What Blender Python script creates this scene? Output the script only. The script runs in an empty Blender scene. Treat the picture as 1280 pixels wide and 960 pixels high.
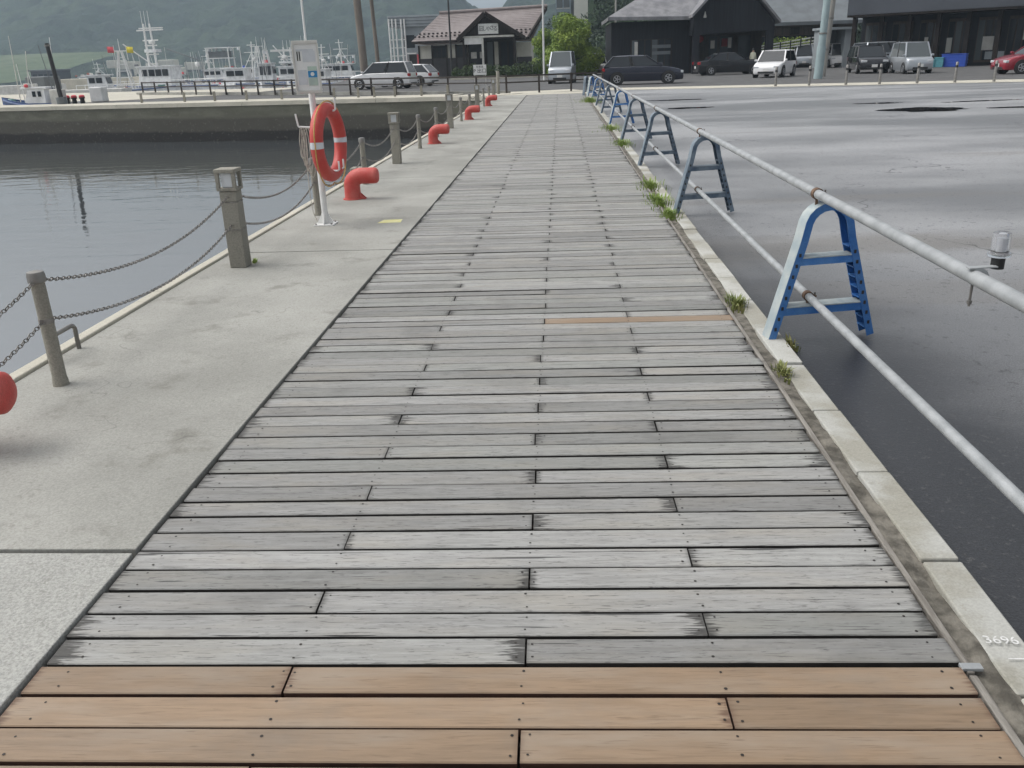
import bpy, bmesh, math, random
from mathutils import Vector, Matrix, noise as mnoise
R = math.radians
random.seed(7)
sc = bpy.context.scene
col = sc.collection

# ------------------------------------------------------------ camera, sky, sun, exposure
FPX, YAW, PITCH, ROLL, CAMH = 1067.757, 0.0646218, 0.3640267, 0.0350833, 1.5
cy_, sy_, cp_, sp_ = math.cos(YAW), math.sin(YAW), math.cos(PITCH), math.sin(PITCH)
FW = Vector((-sy_*cp_, cy_*cp_, -sp_)); R0 = Vector((cy_, sy_, 0)); U0 = R0.cross(FW)
RT = R0*math.cos(ROLL) - U0*math.sin(ROLL); UP = R0*math.sin(ROLL) + U0*math.cos(ROLL)
cam = bpy.data.cameras.new('camera'); cam.sensor_width = 36; cam.lens = FPX/1280*36
cam.clip_start = .05; cam.clip_end = 6000
camo = bpy.data.objects.new('camera', cam); col.objects.link(camo)
m = Matrix.Identity(4)
for i in range(3):
    m[i][0], m[i][1], m[i][2] = RT[i], UP[i], -FW[i]
m[2][3] = CAMH
camo.matrix_world = m
sc.camera = camo

SUN_EL, SUN_AZ = R(57), R(-86)          # azimuth measured clockwise from +Y
world = bpy.data.worlds.new('World'); sc.world = world; world.use_nodes = True
nt = world.node_tree; nt.nodes.clear()
wo = nt.nodes.new('ShaderNodeOutputWorld'); bg = nt.nodes.new('ShaderNodeBackground')
sky = nt.nodes.new('ShaderNodeTexSky'); sky.sky_type = 'NISHITA'; sky.sun_disc = False
sky.sun_elevation = SUN_EL; sky.sun_rotation = SUN_AZ
sky.air_density = 1.0; sky.dust_density = 6.0; sky.ozone_density = 1.0
hs = nt.nodes.new('ShaderNodeHueSaturation'); hs.inputs['Saturation'].default_value = .22
nt.links.new(sky.outputs[0], hs.inputs['Color']); nt.links.new(hs.outputs[0], bg.inputs['Color'])
bg.inputs['Strength'].default_value = .15
nt.links.new(bg.outputs[0], wo.inputs['Surface'])
sun = bpy.data.lights.new('sun', 'SUN'); sun.energy = .5; sun.angle = R(60); sun.color = (1, .97, .92)
suno = bpy.data.objects.new('sun', sun); col.objects.link(suno)
sd = Vector((math.sin(SUN_AZ)*math.cos(SUN_EL), math.cos(SUN_AZ)*math.cos(SUN_EL), math.sin(SUN_EL)))
suno.rotation_euler = sd.to_track_quat('Z', 'Y').to_euler(); suno.location = (0, 0, 60)
sc.view_settings.view_transform = 'Standard'; sc.view_settings.look = 'None'
sc.view_settings.exposure = 0.28; sc.view_settings.gamma = 1
sc.cycles.use_denoising = True
sc.cycles.volume_bounces = 1
sc.cycles.max_bounces = 8

def W(px, py, Y):
    """a viewing direction of the photograph cut by the plane at distance Y (used to read off real sizes)"""
    d = FW + RT*((px-640)/FPX) + UP*((480-py)/FPX)
    return Vector((0, 0, CAMH)) + d*(Y/d.y)
def G(px, py, z=0):
    d = FW + RT*((px-640)/FPX) + UP*((480-py)/FPX)
    return Vector((0, 0, CAMH)) + d*((z-CAMH)/d.z)

# ------------------------------------------------------------ mesh helpers
class MB:
    def __init__(s): s.v = []; s.f = []; s.mi = []; s.m = 0
    def _add(s, vs, fs, M=None):
        b = len(s.v)
        s.v += [tuple(M @ Vector(v)) if M else tuple(v) for v in vs]
        s.f += [tuple(b+i for i in f) for f in fs]; s.mi += [s.m]*len(fs); return s
    def box(s, x0, x1, y0, y1, z0, z1, M=None):
        vs = [(x0,y0,z0),(x1,y0,z0),(x1,y1,z0),(x0,y1,z0),(x0,y0,z1),(x1,y0,z1),(x1,y1,z1),(x0,y1,z1)]
        return s._add(vs, [(0,3,2,1),(4,5,6,7),(0,1,5,4),(1,2,6,5),(2,3,7,6),(3,0,4,7)], M)
    def hexa(s, vs, M=None):
        return s._add(vs, [(0,3,2,1),(4,5,6,7),(0,1,5,4),(1,2,6,5),(2,3,7,6),(3,0,4,7)], M)
    def bbox(s, x0, x1, y0, y1, z0, z1, b, M=None):
        """box with chamfered edges"""
        bm = bmesh.new(); bmesh.ops.create_cube(bm, size=1)
        for v in bm.verts:
            v.co = Vector((x0+(v.co.x+.5)*(x1-x0), y0+(v.co.y+.5)*(y1-y0), z0+(v.co.z+.5)*(z1-z0)))
        bmesh.ops.bevel(bm, geom=list(bm.edges), offset=b, segments=2, affect='EDGES', profile=.5)
        bm.verts.index_update()
        s._add([v.co.copy() for v in bm.verts], [tuple(v.index for v in f.verts) for f in bm.faces], M); bm.free(); return s
    def bar(s, p0, p1, w, h, up=(0,0,1)):
        p0, p1 = Vector(p0), Vector(p1); d = (p1-p0).normalized(); u = Vector(up)
        if abs(d.dot(u)) > .98: u = Vector((0,1,0))
        a = d.cross(u).normalized(); b = a.cross(d)
        vs = []
        for p in (p0, p1):
            for i, j in ((-1,-1),(1,-1),(1,1),(-1,1)): vs.append(p + a*(w/2*i) + b*(h/2*j))
        return s._add(vs, [(0,1,2,3),(7,6,5,4),(0,4,5,1),(1,5,6,2),(2,6,7,3),(3,7,4,0)])
    def tube(s, pts, r, n=8, cap=True, closed=False):
        pts = [Vector(p) for p in pts]; N = len(pts); rr = r if isinstance(r, (list, tuple)) else [r]*N
        vs = []; fs = []; prev = None
        for i, p in enumerate(pts):
            if closed: d = pts[(i+1) % N]-pts[i-1]
            else: d = pts[min(i+1, N-1)]-pts[max(i-1, 0)]
            d.normalize()
            if prev is None:
                u = Vector((0,0,1)) if abs(d.z) < .95 else Vector((1,0,0)); a = d.cross(u).normalized()
            else: a = (prev - d*prev.dot(d)).normalized()
            prev = a; b = d.cross(a)
            for k in range(n):
                t = 2*math.pi*k/n; vs.append(p + (a*math.cos(t)+b*math.sin(t))*rr[i])
        for i in range(N if closed else N-1):
            j = (i+1) % N
            for k in range(n): fs.append((i*n+k, i*n+(k+1) % n, j*n+(k+1) % n, j*n+k))
        if cap and not closed: fs += [tuple(range(n))[::-1], tuple((N-1)*n+k for k in range(n))]
        return s._add(vs, fs)
    def cyl(s, p0, p1, r0, r1=None, n=12): return s.tube([p0, p1], [r0, r0 if r1 is None else r1], n)
    def lathe(s, prof, c=(0,0,0), n=16, axis='z'):
        vs = []; fs = []
        for r, h in prof:
            for k in range(n):
                t = 2*math.pi*k/n
                x, y = r*math.cos(t), r*math.sin(t)
                q = (x, y, h) if axis == 'z' else ((x, h, y) if axis == 'y' else (h, x, y))
                vs.append((q[0]+c[0], q[1]+c[1], q[2]+c[2]))
        for i in range(len(prof)-1):
            for k in range(n): fs.append((i*n+k, i*n+(k+1) % n, (i+1)*n+(k+1) % n, (i+1)*n+k))
        fs += [tuple(range(n))[::-1], tuple((len(prof)-1)*n+k for k in range(n))]
        return s._add(vs, fs)
    def prism(s, poly, y0, y1, plane='xz', M=None):
        n = len(poly)
        if plane == 'xz': vs = [(a, y0, b) for a, b in poly]+[(a, y1, b) for a, b in poly]
        elif plane == 'xy': vs = [(a, b, y0) for a, b in poly]+[(a, b, y1) for a, b in poly]
        else: vs = [(y0, a, b) for a, b in poly]+[(y1, a, b) for a, b in poly]
        fs = [tuple(range(n)), tuple(range(2*n-1, n-1, -1))]+[(i, n+i, n+(i+1) % n, (i+1) % n) for i in range(n)]
        return s._add(vs, fs, M)
    def loft(s, secs, cap=True):
        n = len(secs[0]); vs = [p for q in secs for p in q]; fs = []
        for i in range(len(secs)-1):
            for k in range(n): fs.append((i*n+k, i*n+(k+1) % n, (i+1)*n+(k+1) % n, (i+1)*n+k))
        if cap: fs += [tuple(range(n))[::-1], tuple((len(secs)-1)*n+k for k in range(n))]
        return s._add(vs, fs)
    def mesh(s, name, mats, smooth=False, recalc=True):
        me = bpy.data.meshes.new(name); me.from_pydata(s.v, [], s.f); me.update()
        for mt in (mats if isinstance(mats, (list, tuple)) else [mats]): me.materials.append(mt)
        if any(s.mi): me.polygons.foreach_set('material_index', s.mi)
        if recalc:
            bm = bmesh.new(); bm.from_mesh(me); bmesh.ops.recalc_face_normals(bm, faces=bm.faces); bm.to_mesh(me); bm.free()
        if smooth:
            me.shade_smooth(); me.set_sharp_from_angle(angle=R(smooth if smooth > 1 else 40))
        return me
    def build(s, name, mats, parent=None, smooth=False, recalc=True):
        return link(name, s.mesh(name, mats, smooth, recalc), parent)
def link(name, me, parent=None, loc=None, rot=None):
    o = bpy.data.objects.new(name, me); col.objects.link(o)
    if parent: o.parent = parent
    if loc is not None: o.location = loc
    if rot is not None: o.rotation_euler = rot
    return o
def tag(o, label, cat, group=None):
    o['label'] = label; o['category'] = cat
    if group: o['group'] = group
    return o
def thing(name, label, cat, loc=(0,0,0), rz=0, group=None):
    return tag(link(name, None, None, loc, (0,0,rz)), label, cat, group)
def struct(o): o['kind'] = 'structure'; return o
def stuff(o): o['kind'] = 'stuff'; return o
def text_mesh(txt, size, mat):
    cu = bpy.data.curves.new('txt', 'FONT'); cu.body = txt; cu.size = size; cu.align_x = 'CENTER'; cu.align_y = 'CENTER'
    cu.extrude = .0006; cu.resolution_u = 3
    o = bpy.data.objects.new('txt', cu); col.objects.link(o); bpy.context.view_layer.update()
    me = bpy.data.meshes.new_from_object(o.evaluated_get(bpy.context.evaluated_depsgraph_get()))
    bpy.data.objects.remove(o); bpy.data.curves.remove(cu)
    me.materials.clear(); me.materials.append(mat); return me
ORD = ['first','second','third','fourth','fifth','sixth','seventh','eighth','ninth','tenth','eleventh','twelfth','thirteenth','fourteenth','fifteenth','sixteenth','seventeenth','eighteenth','nineteenth','twentieth']

# ------------------------------------------------------------ materials
def newmat(name):
    mt = bpy.data.materials.new(name); mt.use_nodes = True
    return mt, mt.node_tree, mt.node_tree.nodes['Principled BSDF']
class NB:
    """small node builder"""
    def __init__(s, nt): s.nt = nt
    def n(s, t, **kw):
        nd = s.nt.nodes.new(t)
        for k, v in kw.items(): setattr(nd, k, v)
        return nd
    def put(s, sock, v):
        if hasattr(v, 'is_linked') or isinstance(v, bpy.types.NodeSocket): s.nt.links.new(v, sock)
        else: sock.default_value = v
    def noise(s, vec, scale, detail=4, rough=.55, dist=0):
        nd = s.n('ShaderNodeTexNoise'); s.put(nd.inputs['Vector'], vec)
        nd.inputs['Scale'].default_value = scale; nd.inputs['Detail'].default_value = detail
        nd.inputs['Roughness'].default_value = rough; nd.inputs['Distortion'].default_value = dist
        return nd.outputs['Fac']
    def mapv(s, vec, scale=(1,1,1), loc=(0,0,0)):
        nd = s.n('ShaderNodeMapping'); s.put(nd.inputs['Vector'], vec)
        nd.inputs['Scale'].default_value = scale; s.put(nd.inputs['Location'], loc); return nd.outputs[0]
    def math(s, op, a, b=0, clamp=False):
        nd = s.n('ShaderNodeMath', operation=op, use_clamp=clamp); s.put(nd.inputs[0], a); s.put(nd.inputs[1], b); return nd.outputs[0]
    def ramp(s, f, a, b):
        nd = s.n('ShaderNodeMapRange', interpolation_type='SMOOTHSTEP'); s.put(nd.inputs[0], f)
        s.put(nd.inputs[1], a); s.put(nd.inputs[2], b); return nd.outputs[0]
    def mix(s, f, a, b, mode='MIX'):
        nd = s.n('ShaderNodeMix', data_type='RGBA', blend_type=mode); s.put(nd.inputs[0], f)
        for k, v in ((6, a), (7, b)):
            if isinstance(v, tuple) and len(v) == 3: v = v+(1,)
            s.put(nd.inputs[k], v)
        return nd.outputs[2]
    def bump(s, h, strength=.3, dist=.01):
        nd = s.n('ShaderNodeBump'); s.put(nd.inputs['Height'], h); nd.inputs['Strength'].default_value = strength
        nd.inputs['Distance'].default_value = dist; return nd.outputs[0]
def pm(name, c, c2=None, scale=6, rough=.6, metal=0, bump=0, bscale=40, spec=.5, stretch=(1,1,1), rnd=0, coord='Object', fine=0, coat=0):
    mt, nt, p = newmat(name); b = NB(nt)
    tc = b.n('ShaderNodeTexCoord').outputs[coord]; v = b.mapv(tc, stretch)
    c2 = c2 or tuple(x*.8 for x in c)
    f = b.ramp(b.noise(v, scale, 5), .32, .68)
    colr = b.mix(f, c, c2)
    if fine: colr = b.mix(fine, colr, b.mix(b.noise(v, scale*25, 2), (0,0,0), (1,1,1)), 'OVERLAY')
    if rnd:
        oi = b.n('ShaderNodeObjectInfo').outputs['Random']
        g = b.math('ADD', b.math('MULTIPLY', oi, rnd), 1-rnd/2)
        cb = b.n('ShaderNodeCombineColor')
        for k in range(3): b.put(cb.inputs[k], g)
        colr = b.mix(1.0, colr, cb.outputs[0], 'MULTIPLY')
    nt.links.new(colr, p.inputs['Base Color'])
    p.inputs['Roughness'].default_value = rough; p.inputs['Metallic'].default_value = metal
    p.inputs['Specular IOR Level'].default_value = spec
    if coat: p.inputs['Coat Weight'].default_value = coat; p.inputs['Coat Roughness'].default_value = .08
    if bump: nt.links.new(b.bump(b.noise(v, bscale, 4), bump), p.inputs['Normal'])
    return mt

def wood_mat(name, brown):
    mt, nt, p = newmat(name); b = NB(nt)
    tc = b.n('ShaderNodeTexCoord'); oi = b.n('ShaderNodeObjectInfo').outputs['Random']
    at = b.n('ShaderNodeAttribute', attribute_name='rnd').outputs['Fac']
    rnd = b.math('FRACT', b.math('ADD', oi, at))
    off = b.n('ShaderNodeCombineXYZ')
    for k, q in enumerate((37.0, 17.0, 9.0)): b.put(off.inputs[k], b.math('MULTIPLY', rnd, q))
    v0 = b.n('ShaderNodeVectorMath', operation='ADD'); b.put(v0.inputs[0], tc.outputs['Object']); b.put(v0.inputs[1], off.outputs[0])
    v = v0.outputs[0]
    gr = b.noise(b.mapv(v, (4.5, 60, 60)), 1, 7, .65, .5)
    gr2 = b.noise(b.mapv(v, (11, 170, 170)), 1, 3, .6, .3)
    bl = b.noise(b.mapv(v, (2.2, 9, 9)), 1, 4)
    if brown:
        c = b.mix(b.ramp(gr, .3, .7), (.295, .210, .137), (.23, .163, .105))
        c = b.mix(b.ramp(bl, .42, .75), c, (.30, .24, .18))
        c = b.mix(b.math('MULTIPLY', b.ramp(b.noise(b.mapv(v, (6, 45, 45)), 1, 3), .67, .76), .45), c, (.11, .075, .05))
        c = b.mix(b.math('MULTIPLY', b.ramp(gr2, .55, .70), .5), c, (.16, .11, .07))
        wp = b.n('ShaderNodeNewGeometry').outputs['Position']
        c = b.mix(b.math('MULTIPLY', b.ramp(b.noise(wp, 2.3, 5, .65), .48, .72), .45), c, (.20, .165, .13))
    else:
        c = b.mix(b.ramp(gr, .28, .72), (.315, .314, .302), (.225, .223, .213))
        c = b.mix(b.math('MULTIPLY', b.ramp(bl, .42, .75), .6), c, (.31, .29, .25))
        c = b.mix(b.math('MULTIPLY', b.ramp(b.math('FRACT', b.math('MULTIPLY', rnd, 11.3)), .6, 1.0), .35), c, (.25, .262, .235))
        c = b.mix(b.math('MULTIPLY', b.ramp(gr2, .57, .70), .75), c, (.075, .073, .07))
        fl = b.noise(b.mapv(v, (24, 130, 130)), 1, 3, .65)
        c = b.mix(b.math('MULTIPLY', b.ramp(fl, .60, .68), .55), c, (.06, .058, .055))
        c = b.mix(b.math('MULTIPLY', b.ramp(fl, .40, .30), .25), c, (.45, .45, .43))
        wp = b.n('ShaderNodeNewGeometry').outputs['Position']
        c = b.mix(b.math('MULTIPLY', b.ramp(b.noise(wp, 1.7, 5, .65), .50, .72), .45), c, (.15, .148, .14))
        ck = b.noise(b.mapv(v, (2.2, 75, 75), (4, 8, 1)), 1, 2, .4)
        c = b.mix(b.math('MULTIPLY', b.ramp(ck, .695, .725), .85), c, (.03, .03, .03))
    g = b.math('ADD', b.math('MULTIPLY', b.math('FRACT', b.math('MULTIPLY', rnd, 7.31)), .42 if not brown else .34), .78 if not brown else .82)
    cb = b.n('ShaderNodeCombineColor')
    for k in range(3): b.put(cb.inputs[k], g)
    c = b.mix(1.0, c, cb.outputs[0], 'MULTIPLY')
    # weathered, blackened board ends with splits running along the grain
    e = b.n('ShaderNodeAttribute', attribute_name='end').outputs['Fac']
    sp = b.noise(b.mapv(v, (9, 120, 120)), 1, 4, .6)
    reach = b.math('MULTIPLY', b.math('POWER', b.math('FRACT', b.math('MULTIPLY', rnd, 3.77)), 1.8), .095 if not brown else .03)
    lim = b.math('MULTIPLY', b.ramp(sp, .36, .66), reach)
    lim = b.math('ADD', lim, .004)
    st = b.ramp(b.math('SUBTRACT', lim, e), -.012, .02)
    c = b.mix(b.math('MULTIPLY', st, .85), c, (.035, .033, .03) if not brown else (.12, .07, .045))
    nt.links.new(c, p.inputs['Base Color'])
    p.inputs['Roughness'].default_value = .62 if not brown else .5
    p.inputs['Specular IOR Level'].default_value = .4
    hgt = b.math('ADD', b.math('MULTIPLY', gr, .6), b.math('MULTIPLY', gr2, .6))
    hgt = b.math('SUBTRACT', hgt, b.math('MULTIPLY', st, .5))
    nt.links.new(b.bump(hgt, .5 if not brown else .2, .004), p.inputs['Normal'])
    return mt

def concrete_mat(name, c1, c2, stain=(.2,.19,.16), grain=.35, amt=.5, rnd=.08, bump=.3, agg=0, sc1=.9):
    mt, nt, p = newmat(name); b = NB(nt)
    v = b.n('ShaderNodeNewGeometry').outputs['Position']
    c = b.mix(b.ramp(b.noise(v, sc1, 5), .3 if sc1 < 1 else .42, .7 if sc1 < 1 else .56), c1, c2)
    c = b.mix(b.math('MULTIPLY', b.ramp(b.noise(v, 2.6, 6, .65), .54, .74), amt), c, stain)
    g1 = b.noise(v, 120, 3, .7); g2 = b.noise(v, 35, 3)
    c = b.mix(grain, c, b.mix(b.ramp(g1, .3, .7), (.18,.18,.18), (.85,.85,.85)), 'OVERLAY')
    c = b.mix(b.math('MULTIPLY', b.ramp(g2, .60, .70), .34), c, stain)
    vw = b.n('ShaderNodeVectorMath', operation='ADD'); b.put(vw.inputs[0], v); nz_ = b.n('ShaderNodeTexNoise'); b.put(nz_.inputs['Vector'], v); nz_.inputs['Scale'].default_value = 3.0; b.put(vw.inputs[1], nz_.outputs['Color'])
    ve = b.n('ShaderNodeTexVoronoi', feature='DISTANCE_TO_EDGE'); b.put(ve.inputs['Vector'], vw.outputs[0]); ve.inputs['Scale'].default_value = .45
    crk = b.math('MULTIPLY', b.ramp(ve.outputs['Distance'], .0030, .0012), b.ramp(b.noise(v, .7, 2), .50, .60))
    c = b.mix(b.math('MULTIPLY', crk, .35), c, (.09,.088,.08))
    if agg:
        vo = b.n('ShaderNodeTexVoronoi'); b.put(vo.inputs['Vector'], v); vo.inputs['Scale'].default_value = 75
        c = b.mix(b.math('MULTIPLY', b.ramp(vo.outputs['Distance'], .42, .25), agg), c, b.mix(vo.outputs['Color'], (.62,.61,.57), (.30,.29,.26)))
    if rnd:
        oi = b.n('ShaderNodeObjectInfo').outputs['Random']; gg = b.math('ADD', b.math('MULTIPLY', oi, rnd*2), 1-rnd)
        cb = b.n('ShaderNodeCombineColor')
        for k in range(3): b.put(cb.inputs[k], gg)
        c = b.mix(1.0, c, cb.outputs[0], 'MULTIPLY')
    nt.links.new(c, p.inputs['Base Color']); p.inputs['Roughness'].default_value = .85
    p.inputs['Specular IOR Level'].default_value = .3
    nt.links.new(b.bump(b.math('ADD', g1, b.math('MULTIPLY', g2, .8)), bump, .004), p.inputs['Normal'])
    return mt

def asphalt_mat(name):
    """rain-wet asphalt: broad damp patches, standing water in the hollows"""
    mt, nt, p = newmat(name); b = NB(nt)
    v = b.n('ShaderNodeNewGeometry').outputs['Position']
    big = b.noise(b.mapv(v, (.07, .30, 1)), 1, 4, .5)
    mid = b.noise(b.mapv(v, (.5, .9, 1)), 1, 5, .6)
    fine = b.noise(v, 130, 3, .7); agg = b.noise(v, 48, 2)
    sx = b.n('ShaderNodeSeparateXYZ'); b.put(sx.inputs[0], v)
    # water seeping along the kerb keeps the near corner soaked
    seep = b.math('ADD', sx.outputs[0], b.math('MULTIPLY', sx.outputs[1], .25))
    seep = b.math('ADD', seep, b.math('MULTIPLY', b.math('SUBTRACT', mid, .5), 2.2))
    wet = b.ramp(seep, 3.9, 2.3)
    band = b.ramp(b.math('ADD', b.math('MULTIPLY', big, .75), b.math('MULTIPLY', mid, .25)), .40, .60)
    c = b.mix(band, (.31, .315, .32), (.15, .153, .157))
    c = b.mix(b.math('MULTIPLY', b.ramp(b.noise(b.mapv(v, (.10, .8, 1), (7, 2, 0)), 1, 3), .62, .70), .35), c, (.17, .155, .135))
    front = b.math('ADD', sx.outputs[1], b.math('MULTIPLY', b.math('SUBTRACT', mid, .5), 1.6))
    damp = b.ramp(front, 7.3, 6.7)
    c = b.mix(b.math('MULTIPLY', damp, .3), c, (.15, .153, .158))
    edge = b.math('MULTIPLY', b.ramp(front, 6.5, 6.9), b.ramp(front, 7.7, 7.2))
    c = b.mix(b.math('MULTIPLY', edge, .55), c, (.13, .118, .10))
    ve = b.n('ShaderNodeTexVoronoi', feature='DISTANCE_TO_EDGE'); vw = b.n('ShaderNodeVectorMath', operation='ADD'); b.put(vw.inputs[0], v); nz_ = b.n('ShaderNodeTexNoise'); b.put(nz_.inputs['Vector'], v); nz_.inputs['Scale'].default_value = 2.2; b.put(vw.inputs[1], nz_.outputs['Color']); b.put(ve.inputs['Vector'], vw.outputs[0]); ve.inputs['Scale'].default_value = .22
    crk = b.math('MULTIPLY', b.ramp(ve.outputs['Distance'], .004, .0015), b.ramp(b.noise(v, .35, 2), .48, .58))
    c = b.mix(b.math('MULTIPLY', crk, .7), c, (.03, .03, .03))
    c = b.mix(wet, c, (.026, .027, .030))
    c = b.mix(b.math('MULTIPLY', b.ramp(agg, .6, .70), .22), c, (.16, .157, .15))
    c = b.mix(b.math('MULTIPLY', b.ramp(b.noise(v, 22, 3, .6), .62, .68), .6), c, (.03, .03, .03))
    c = b.mix(.55, c, b.mix(b.ramp(fine, .3, .7), (.14,.14,.14), (.86,.86,.86)), 'OVERLAY')
    nt.links.new(c, p.inputs['Base Color'])
    r = b.math('SUBTRACT', .58, b.math('MULTIPLY', b.math('MAXIMUM', wet, b.math('MULTIPLY', band, .7)), .28))
    nt.links.new(r, p.inputs['Roughness']); p.inputs['Specular IOR Level'].default_value = .55
    bs = b.n('ShaderNodeBump'); b.put(bs.inputs['Height'], b.math('ADD', fine, b.math('MULTIPLY', agg, .8)))
    bs.inputs['Distance'].default_value = .004; bs.inputs['Strength'].default_value = .35
    nt.links.new(bs.outputs[0], p.inputs['Normal'])
    return mt

def water_mat(name):
    mt, nt, p = newmat(name); b = NB(nt)
    v = b.n('ShaderNodeNewGeometry').outputs['Position']
    a = b.noise(b.mapv(v, (.55, 1.5, 1)), 1, 3, .5, .4); c = b.noise(b.mapv(v, (2.4, 5.0, 1)), 1, 2, .5, .2)
    p.inputs['Base Color'].default_value = (.055, .062, .065, 1); p.inputs['Roughness'].default_value = .03
    p.inputs['IOR'].default_value = 4.2
    nt.links.new(b.bump(b.math('ADD', a, b.math('MULTIPLY', c, .22)), .12, .10), p.inputs['Normal'])
    return mt

def tidal_wall_mat(name):
    mt, nt, p = newmat(name); b = NB(nt)
    g = b.n('ShaderNodeNewGeometry').outputs['Position']
    sx = b.n('ShaderNodeSeparateXYZ'); b.put(sx.inputs[0], g); z = sx.outputs[2]
    n1 = b.noise(b.mapv(g, (.8, .8, 2.2)), 1, 5); n2 = b.noise(g, 9, 4)
    zz = b.math('ADD', z, b.math('MULTIPLY', b.math('SUBTRACT', n1, .5), .35))
    c = b.mix(b.ramp(n1, .35, .65), (.13, .13, .10), (.095, .094, .07))
    c = b.mix(b.math('MULTIPLY', b.ramp(zz, -.60, -.78), .8), c, (.052, .048, .04))   # barnacle and weed belt up to the tide line
    c = b.mix(b.ramp(zz, -1.2, -1.35), c, (.018, .017, .016))
    c = b.mix(b.math('MULTIPLY', b.ramp(n2, .58, .7), .3), c, (.2, .195, .17))
    nt.links.new(c, p.inputs['Base Color']); p.inputs['Roughness'].default_value = .8
    nt.links.new(b.bump(n2, .4, .02), p.inputs['Normal']); return mt

def leaf_mat(name, c1, c2, c3):
    mt, nt, p = newmat(name); b = NB(nt)
    at = b.n('ShaderNodeAttribute', attribute_name='rnd').outputs['Fac']
    v = b.n('ShaderNodeNewGeometry').outputs['Position']
    c = b.mix(at, c1, c2); c = b.mix(b.ramp(b.noise(v, .8, 3), .4, .7), c, c3)
    nt.links.new(c, p.inputs['Base Color']); p.inputs['Roughness'].default_value = .6
    p.inputs['Specular IOR Level'].default_value = .3
    return mt

def glass_mat(name, c=(.02,.025,.03), rough=.06):
    mt, nt, p = newmat(name); p.inputs['Base Color'].default_value = c+(1,); p.inputs['Roughness'].default_value = rough
    p.inputs['Specular IOR Level'].default_value = .6; return mt

M = {}
M['wood'] = wood_mat('weathered_wood', False); M['wood_new'] = wood_mat('brown_wood', True)
M['concrete'] = concrete_mat('concrete', (.355,.352,.322), (.255,.253,.23), (.165,.16,.138), .22, .7, .05)
M['concrete_new'] = concrete_mat('exposed_concrete', (.375,.375,.35), (.30,.30,.278), (.17,.165,.143), .35, .7, .02, .6, .22)
M['kerb'] = concrete_mat('kerb_concrete', (.44,.44,.41), (.33,.32,.275), (.24,.228,.18), .15, .6, .09, .2, 0, 1.7)
M['coping'] = concrete_mat('coping_concrete', (.55,.52,.44), (.45,.43,.36), (.3,.28,.22), .2, .4, .05)
M['stone_post'] = concrete_mat('post_concrete', (.30,.285,.24), (.23,.22,.19), (.14,.135,.11), .25, .4, .04)
M['dry_road'] = concrete_mat('road_asphalt', (.12,.12,.118), (.09,.09,.09), (.06,.06,.06), .3, .5, 0)
M['asphalt'] = asphalt_mat('wet_asphalt'); M['water'] = water_mat('harbour_water'); M['wall'] = tidal_wall_mat('tidal_wall')
M['dirt'] = pm('dirt', (.20,.185,.155), (.07,.064,.052), 14, .95, bump=.8, bscale=60)
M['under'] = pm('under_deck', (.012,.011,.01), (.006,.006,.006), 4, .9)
M['joist'] = pm('joist_wood', (.05,.042,.035), (.025,.02,.018), 5, .9)
M['fascia'] = pm('fascia_wood', (.30,.28,.25), (.17,.155,.135), 5, .8, bump=.4, stretch=(12,1,12))
M['board_edge'] = pm('board_edge', (.030,.027,.024), (.016,.015,.013), 12, .9); M['board_edge_new'] = pm('brown_board_edge', (.075,.035,.022), (.045,.022,.015), 12, .8)  # near-black board sides: the shade in the deck gaps put into the colour
M['nail'] = pm('nail_steel', (.03,.028,.026), (.06,.05,.045), 30, .5, .6)
M['galv'] = pm('galvanised_steel', (.41,.425,.43), (.31,.325,.33), 9, .55, .3, .05, 60, fine=.12)
M['rust'] = pm('rusty_clamp', (.22,.14,.09), (.10,.06,.04), 25, .7, .4)
M['steel'] = pm('dull_steel', (.28,.27,.25), (.20,.19,.18), 12, .45, .7)
M['chain'] = pm('chain_steel', (.30,.285,.265), (.14,.13,.12), 30, .6, .5)
M['blue'] = pm('blue_plastic', (.028,.14,.42), (.07,.20,.46), 8, .5, rnd=.3, fine=.35, bump=.08)
M['blue_worn'] = pm('faded_blue_plastic', (.42,.46,.45), (.31,.37,.39), 9, .55, stretch=(3,1,1))
M['blue_worn_old'] = pm('dull_blue_plastic', (.23,.27,.30), (.12,.16,.20), 9, .6)
M['blue_old'] = pm('weathered_blue_plastic', (.045,.075,.12), (.14,.18,.22), 11, .6, rnd=.3)
M['red'] = pm('red_paint', (.50,.055,.045), (.53,.12,.10), 6, .55, fine=.35, bump=.12)
M['ring_red'] = pm('ring_red', (.50,.040,.034), (.50,.075,.06), 6, .5, fine=.2)
M['white'] = pm('white_paint', (.78,.78,.76), (.68,.68,.66), 3, .4)
M['offwhite'] = pm('offwhite_paint', (.62,.61,.57), (.5,.49,.45), 3, .6)
M['reflect'] = pm('reflective_tape', (.70,.72,.74), (.6,.62,.66), 12, .25, .3)
M['rope'] = pm('rope', (.55,.53,.47), (.4,.38,.33), 40, .9); M['rope_orange'] = pm('orange_rope', (.55,.36,.12), (.42,.26,.09), 40, .9)
M['black'] = pm('black_rubber', (.018,.018,.018), (.026,.026,.026), 6, .6)
M['dark_trim'] = pm('dark_trim', (.03,.03,.032), (.02,.02,.02), 6, .5)
M['fence'] = pm('fence_brown', (.045,.035,.028), (.03,.024,.02), 6, .6)
M['glass'] = glass_mat('dark_glass'); M['glass_grey'] = glass_mat('grey_glass', (.10,.115,.12), .1)
M['lens'] = glass_mat('clear_lens', (.72,.74,.76), .12)
M['clear'] = glass_mat('clear_plastic', (.93,.94,.96), .12); M['clear'].node_tree.nodes['Principled BSDF'].inputs['Transmission Weight'].default_value = .85
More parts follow.
